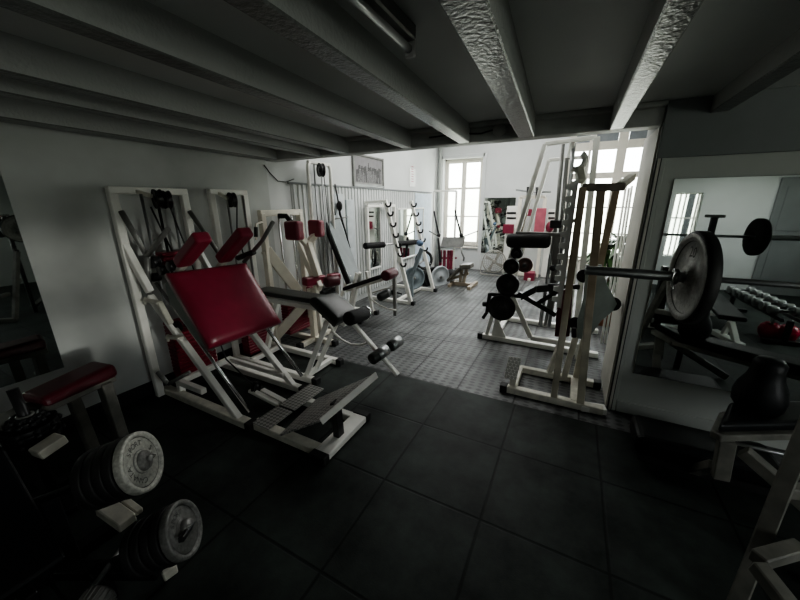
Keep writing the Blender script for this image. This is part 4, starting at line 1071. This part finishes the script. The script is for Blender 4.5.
wf = thing('bench_press_rack', 'large worn white slanted rack leg in the lower right corner', 'barbell rack', (.95, 1.3, 0))
g0 = P(733, 612, z=.03); g1 = V((.93, BY, 1.0))
MB().bar(g0, g1, .055, .055).build('slanted_post', 'shadewhite', wf)
MB().bar(g0+V((-.02, 0, 0)), g0+V((.25, -.22, 0)), .06, .06).bar(P(757, 565, y=1.33), P(800, 620, y=1.20), .05, .05).bar(P(757, 560, y=1.36), P(800, 548, y=1.5), .05, .05).build('base', 'shadewhite', wf)
MB().bar((.88, 1.62, .55), (1.13, 1.70, .55), .05, .05).build('crossbar', 'shadewhite', wf)
ux = 1.13
MB().bar(g1, (ux, BY+.03, g1.z), .05, .05).bar((ux, BY+.03, .0), (ux, BY+.03, BZ+.17), .045, .045).build('upright', 'blackpaint', wf)
MB().box((ux-.06, BY-.02, BZ+.165), (ux+.06, BY+.08, BZ+.19), .004).build('bar_catch', 'dark', wf)
MB().torus((ux, BY, BZ), (1, 0, 0), .028, .012, 14, 6, a0=PI, a1=2*PI).build('bar_cup', 'dark', wf)

# ================================================================== NEAR LEFT: red bench, plate stand, weight plates
rb2 = thing('padded_bench', 'worn white bench with dark red rounded seat at the left edge', 'bench', (-2.7, .7, 0))
zb = .58
a = P(30, 401, z=zb); b = P(106, 369, z=zb)
dv = (b-a).normalized(); sd = V((dv.y, -dv.x, 0))
mb = MB(); n_ = 10; prof = []
mb._hexa([a-sd*.12+V((0, 0, -.03)), b-sd*.12+V((0, 0, -.03)), b+sd*.13+V((0, 0, -.03)), a+sd*.13+V((0, 0, -.03)), a-sd*.10+V((0, 0, .03)), b-sd*.10+V((0, 0, .06)), b+sd*.11+V((0, 0, .06)), a+sd*.11+V((0, 0, .03))], .035)
mb.build('seat_pad', 'darkred', rb2)
MB().bar(a-dv*.5+V((0, 0, -.055)), b+V((0, 0, -.055)), .16, .045).build('seat_rail', 'shadewhite', rb2)
lg = b-dv*.06
MB().bar(lg+sd*.05+V((0, 0, -.06)), V((lg.x+.03+sd.x*.05, lg.y+sd.y*.05, .03)), .10, .06).build('leg', 'shadewhite', rb2)
MB().bar(lg-dv*.13-sd*.05+V((0, 0, -.06)), V((lg.x-dv.x*.13, lg.y-dv.y*.13, .03)), .06, .05).build('leg', 'shadewhite', rb2)
MB().bar(lg-dv*.9+V((0, 0, -.55)), lg+V((.1, 0, -.55)), .07, .05).build('base_rail', 'blackpaint', rb2)
tp = P(14, 375, z=.72)
ds = thing('plate_stack_post', 'stack of small black knobbed plates on a black upright peg', 'plate holder', (P(32, 430, z=.5).x, P(32, 430, z=.5).y, 0))
c = P(33, 430, z=.50)
MB().tube([(c.x-.05, c.y, .0), (c.x-.05, c.y, .50), (c.x-.10, c.y+.0, .72)], .024).bar((c.x-.3, c.y, .02), (c.x+.15, c.y, .02), .06, .04).build('peg_post', 'blackpaint', ds)
for k, (dz, r) in enumerate(((-.06, .115), (-.025, .10), (.01, .115), (.04, .075), (.062, .06))):
    o = thing('weight_plate', ['lowest wide black disc on the upright peg', 'second lowest black disc on the upright peg', 'middle wide black disc on the upright peg', 'small black disc second from top on the upright peg', 'topmost small black disc on the upright peg'][k], 'weight plate', (c.x-.05, c.y, c.z+dz-.015), 'black discs on the upright peg')
    mb = MB().lathe(plate_prof(r, .03), (c.x-.05, c.y, c.z+dz), (0, 0, 1), 36)
    for j in range(10):
        t_ = j*2*PI/10; mb.sphere((c.x-.05+math.cos(t_)*r, c.y+math.sin(t_)*r, c.z+dz), .016, 8)
    mb.build('disc', 'black', o)
    MB().lathe([(.026, -.016), (.036, -.016), (.036, .018), (.026, .018), (.026, -.016)], (c.x-.05, c.y, c.z+dz), (0, 0, 1), 18).build('hub', 'dark', o)

ps = thing('plate_stand', 'worn white low plate stand with horizontal pegs at lower left', 'plate holder', (-1.8, .5, 0))
c1 = P(140, 462, z=.52); c2 = P(182, 529.5, z=.30)
ax1 = V((.736, .618, .276)).normalized()
ax2 = V((.72, .604, .342)).normalized()
MB().tube([c1-ax1*.45, c1+ax1*.012], .018).build('peg', 'blackpaint', ps)
MB().tube([c2-ax2*.40, c2+ax2*.0], .018).build('peg', 'blackpaint', ps)
MB().bar(P(35, 455, z=.44), P(62, 437, z=.46), .09, .05).build('top_rail', 'worn', ps)
MB().bar(P(104, 506, z=.27), P(128, 523, z=.25), .07, .05).bar(P(124, 500, z=.27), P(140, 512, z=.25), .03, .03).build('arm', 'worn', ps)
q = P(128, 540, z=.2); w = P(80, 605, z=.2)
MB().tube([q, w], .011).build('tie_rod', 'steel', ps)
MB().bar(P(60, 570, z=.14), P(160, 570, z=.14), .06, .05).build('base_bar', 'blackpaint', ps)
MB().bar(P(162, 575, z=.05), P(176, 565, z=.05), .05, .05).build('foot', 'worn', ps)
xx = c1-ax1*.40; MB().bar((xx.x, xx.y, 0), xx, .06, .06).bar((xx.x-.02, xx.y-.3, .03), (xx.x-.02, xx.y+.2, .03), .06, .06).build('upright', 'blackpaint', ps)
xx = c2-ax2*.36; MB().bar((xx.x, xx.y, 0), xx, .06, .06).build('upright', 'blackpaint', ps)
def face_plate(c, ax, r, t, m_, label, words=None, bent=False, group=None):
    o = thing('weight_plate', label, 'weight plate', (c.x, c.y, c.z-r), group)
    h = t/2
    MB().lathe([(.014, h), (r*.36, h), (r*.37, h*.45), (r*.80, h*.45), (r*.81, h*.2), (r*.84, h*.2), (r*.85, h), (r*.985, h), (r, h*.7), (r, -h*.7), (r*.985, -h), (.014, -h), (.014, h)], c, ax, 48).build('disc', m_, o)
    if words is not None:
        MB().torus(c+ax*h*.30, ax, r*.815, r*.018, 48, 6).build('groove', 'ink', o)
        MB().torus(c+ax*h*.5, ax, r*.365, r*.03, 36, 6).build('hub_ring', 'dark', o)
        up = V((0, 0, 1)); up = (up-ax*up.dot(ax)).normalized(); rt = up.cross(ax)
        mb = MB()
        for txt, mid in words:
            n = len(txt)
            for i, chx in enumerate(txt):
                t_ = mid+(i-(n-1)/2)*.27            # clockwise angle from the top
                u = up*math.cos(t_)+rt*math.sin(t_); r2 = u.cross(ax)
                mb.text(chx, c+u*r*.60+ax*(h*.5), r2, u, r*.25)
        mb.build('lettering', 'ink', o)
    return o
gN = 'plates threaded on the upper peg'
face_plate(c1, ax1, .137, .035, 'hammer', 'pale grey weight plate with raised lettering on the upper peg', [('SPORT', .05), ('S.A', 1.75), ('CANATA', -1.95)])
MB_ = None
o = thing('peg_nut', 'steel peg end in the centre of the lettered plate', 'peg end', c1)
MB().lathe([(0, .0), (.042, .0), (.046, .012), (.042, .022), (.02, .024), (.018, .03), (0, .03)], c1+ax1*.008, ax1, 28).build('nut', 'hammerdk', o)
MB().cyl(c1+ax1*.036, c1+ax1*.05, .015, 16, .003).build('bolt', 'dark', o)
for k in range(4):
    face_plate(c1-ax1*(.045+.042*k), ax1, .137-(.004 if k else 0), .036, 'rubber', ['first', 'second', 'third', 'fourth'][k]+' black plate behind the pale lettered plate on the upper peg')
face_plate(c2, ax2, .117, .033, 'hammerdk', 'dark grey weight plate with clip on the lower peg', [('SPORT', .0)])
o = thing('plate_clip', 'black lever clip across the lower dark grey plate', 'clip', c2)
MB().lathe([(0, 0), (.034, 0), (.038, .01), (.03, .03), (0, .032)], c2+ax2*.01, ax2, 24).build('collar', 'dark', o)
u2 = V((0, 0, 1)); r2_ = u2.cross(ax2).normalized()
MB().bar(c2+ax2*.034+r2_*.03-u2*.02, c2+ax2*.034-r2_*.085+u2*.025, .022, .024, .004).build('lever', 'blackpaint', o)
for k in range(4):
    face_plate(c2-ax2*(.042+.04*k), ax2, .117-(.004 if k else 0), .034, 'rubber', ['first', 'second', 'third', 'fourth'][k]+' black plate behind the dark grey plate on the lower peg')
# dark padded board and ribbed knob in the bottom left corner
o = thing('incline_board', 'dark padded incline board at the bottom left corner', 'bench', (-1.3, .25, 0))
a, b = P(-30, 480, z=.62), P(36, 606, z=.30)
MB().bar(a-V((.12, 0, 0)), b-V((.12, 0, 0)), .24, .06, .015).build('pad', 'black', o)
MB().bar((a.x-.12, a.y, 0), a-V((.12, 0, .03)), .05, .05).bar((b.x-.12, b.y, 0), b-V((.12, 0, .03)), .05, .05).build('legs', 'blackpaint', o)
c = P(94, 606, z=.24)
o = thing('dumbbell', 'dark dumbbell with ribbed round head at the bottom edge', 'dumbbell', (c.x, c.y, 0))
dax = V((.5, -.8, 0)).normalized(); dsd = V((0, 0, 1)).cross(dax)
for q, nm in ((c, 'head'), (c+dax*.2, 'head')):
    mb = MB().cyl(q-dax*.04, q+dax*.04, .055, 24, .012)
    for k in range(20):
        t_ = k*2*PI/20; e = (dsd*math.cos(t_)+V((0, 0, math.sin(t_))))*.055; mb.bar(q+e-dax*.03, q+e+dax*.03, .006, .006, .001)
    mb.build(nm, 'dark', o)
MB().cyl(c+dax*.04, c+dax*.16, .016, 16).build('grip', 'steel', o)
o2 = thing('dumbbell_cradle', 'dark post carrying the ribbed dumbbell at the bottom edge', 'stand', (c.x, c.y, 0))
MB().bar((c.x, c.y, 0), (c.x, c.y, c.z-.06), .08, .08).bar((c.x+dax.x*.2, c.y+dax.y*.2, 0), (c.x+dax.x*.2, c.y+dax.y*.2, c.z-.06), .08, .08).bar((c.x, c.y, .03), (c.x+dax.x*.2, c.y+dax.y*.2, .03), .05, .05).build('posts', 'blackpaint', o2)

# ================================================================== BEHIND THE VIEWER (seen in the mirror)
def R(px, py, z=None, y=None):
    """a point seen in the mirror, folded back into the room"""
    q = P(px, py, z=z) if z is not None else P(px, py, y=y)
    return V((q.x, 2*(YH-.012)-q.y, q.z))
st_ = R(660, 300, y=5.3)
stnd = thing('upright_stand', 'black padded upright stand with white feet, seen in the mirror left of the plate', 'stand', (st_.x, st_.y, 0))
zt_ = R(660, 266, y=5.3).z
MB().bar((st_.x, st_.y, .03), (st_.x, st_.y, zt_), .11, .11).build('post', 'blackpaint', stnd)
MB().box((st_.x-.05, st_.y-.15, .30), (st_.x+.36, st_.y+.15, R(675, 322, y=5.3).z), .05).build('pad', 'black', stnd)
MB().bar((st_.x-.2, st_.y, .04), (st_.x+.42, st_.y, .04), .08, .06).bar((st_.x+.36, st_.y, .04), (st_.x+.15, st_.y, .34), .06, .06).bar((st_.x+.36, st_.y-.25, .04), (st_.x+.36, st_.y+.25, .04), .07, .06).build('foot', 'white', stnd)
ra_, rb_2 = R(738, 288.5, z=.38), R(790, 313, z=.38)
dv = (rb_2-ra_).normalized(); sd = V((dv.y, -dv.x, 0)).normalized(); L_ = (rb_2-ra_).length
dr = thing('dumbbell_rack', 'low black rack of chrome dumbbells seen in the mirror', 'rack', (ra_.x, (ra_.y+rb_2.y)/2, 0))
for k in (-.05, 1.05):
    q = ra_.lerp(rb_2, k); MB().bar((q.x, q.y, 0), (q.x, q.y, .30), .05, .05).bar(V((q.x, q.y, .03))-sd*.2, V((q.x, q.y, .03))+sd*.2, .05, .05).build('leg', 'blackpaint', dr)
for e in (-.09, .09): MB().bar(ra_.lerp(rb_2, -.08)+sd*e-V((0, 0, .075)), rb_2.lerp(ra_, -.08)+sd*e-V((0, 0, .075)), .04, .04).build('shelf_rail', 'blackpaint', dr)
n_db = 7; first = None
for k in range(n_db):
    q = ra_.lerp(rb_2, (k+.5)/n_db)
    if first is None:
        first = thing('dumbbell', 'chrome dumbbell in the row on the low rack in the mirror', 'dumbbell', q-V((0, 0, .055)), 'chrome dumbbells on the low rack')
        MB().cyl(q-sd*.08, q+sd*.08, .014, 12).build('grip', 'steel', first)
        for s_ in (-1, 1): MB().cyl(q+sd*.07*s_, q+sd*.15*s_, .055, 18, .01).build('head', 'steel', first)
    else:
        c_ = copy_tree(first); c_.location = q-V((0, 0, .055))
for k, (px, py) in enumerate(((769.5, 329.5), (787, 332.5))):
    q = R(px, py, z=.105)
    o = thing('kettlebell', ['left', 'right'][k]+' one of the two red kettlebells seen in the mirror', 'kettlebell', (q.x, q.y, 0))
    MB().lathe([(0, 0), (.07, 0), (.095, .05), (.105, .105), (.09, .17), (.05, .20), (0, .205)], (q.x, q.y, 0), (0, 0, 1), 24).build('body', 'brightred', o)
    MB().torus((q.x, q.y, .22), (1, .3, 0), .055, .014, 20, 8, a0=-.5, a1=PI+.5).build('handle', 'steel', o)
fb_ = thing('flat_bench', 'low flat bench with black pad on white feet, seen in the mirror', 'bench', (1.9, .3, 0))
for (a_, b_, c_, d_, e_) in (((713, 331), (741, 346), (733, 323), (745, 336), .2), ((700, 306), (712, 314), (707, 297), (716, 307), .2)):
    p0, p1 = R(*a_, z=.05), R(*b_, z=.05); mid = p0.lerp(p1, .5)
    MB().bar(p0, p1, .09, .06).bar(p0.lerp(p1, .35), V((mid.x, mid.y, .26)), .05, .05).bar(p0.lerp(p1, .85), V((mid.x, mid.y, .26)), .06, .05).build('foot', 'brightwhite', fb_)
m0 = R(727, 338, z=.05); m1 = R(706, 310, z=.05)
MB().bar(V((m0.x, m0.y, .30)), V((m1.x, m1.y, .30)), .26, .06, .02).build('pad', 'black', fb_)

# ================================================================== LIGHT
w = bpy.data.worlds.new('sky'); scn.world = w; w.use_nodes = True
t = w.node_tree; bg = t.nodes['Background']
tc = t.nodes.new('ShaderNodeTexCoord'); sp = t.nodes.new('ShaderNodeSeparateXYZ'); t.links.new(tc.outputs['Generated'], sp.inputs[0])
cr = t.nodes.new('ShaderNodeValToRGB'); t.links.new(sp.outputs[2], cr.inputs[0])
cr.color_ramp.elements[0].position = 0; cr.color_ramp.elements[0].color = (.75, .78, .70, 1)
cr.color_ramp.elements[1].position = .12; cr.color_ramp.elements[1].color = (.95, .98, 1, 1)
t.links.new(cr.outputs[0], bg.inputs[0]); bg.inputs[1].default_value = 8.5
def area(name, loc, rot, sx, sy, e, portal=False, col=(1, 1, 1)):
    l = bpy.data.lights.new(name, 'AREA'); l.shape = 'RECTANGLE'; l.size = sx; l.size_y = sy; l.energy = e; l.color = col
    o = bpy.data.objects.new(name, l); COL.objects.link(o); o.location = loc; o.rotation_euler = rot
    if portal: l.cycles.is_portal = True
    return o
for W, y, sgn in ((WL, YF+.32, 1), (WR, YF+.32, 1), (WB, YB-.22, -1)):
    area('window_portal', ((W[0]+W[1])/2, y, (W[2]+W[3])/2), (-PI/2*sgn, 0, 0), W[1]-W[0], W[3]-W[2], 1, True)
area('window_portal', (XR+.22, (WS[0]+WS[1])/2, (WS[2]+WS[3])/2), (0, PI/2, 0), WS[3]-WS[2], WS[1]-WS[0], 1, True)
area('far_room_fill', (-1.2, 5.8, ZC2-.05), (0, 0, 0), 2.4, 3.2, 90, col=(1, .99, .97))  # added overhead fill for the far room, no known fitting there

area('near_room_fill', (2.4, -1.5, 2.2), (0, 0, 0), 1.2, .5, 9)  # added fill out of view behind the camera, not a real fitting
sl = bpy.data.lights.new('low_sun', 'SUN'); sl.energy = .55; sl.angle = math.radians(2.2); sl.color = (1, .98, .93)
so = bpy.data.objects.new('low_sun', sl); COL.objects.link(so); so.rotation_euler = V((-7.5, 1.15, -.48)).to_track_quat('-Z', 'Y').to_euler()
scn.view_settings.view_transform = 'AgX'
scn.view_settings.look = 'AgX - Medium High Contrast'
scn.view_settings.exposure = 0.47
c = scn.cycles
c.use_denoising = True; c.max_bounces = 10; c.diffuse_bounces = 5; c.glossy_bounces = 5; c.transparent_max_bounces = 12
c.caustics_reflective = False; c.caustics_refractive = False; c.sample_clamp_indirect = 6
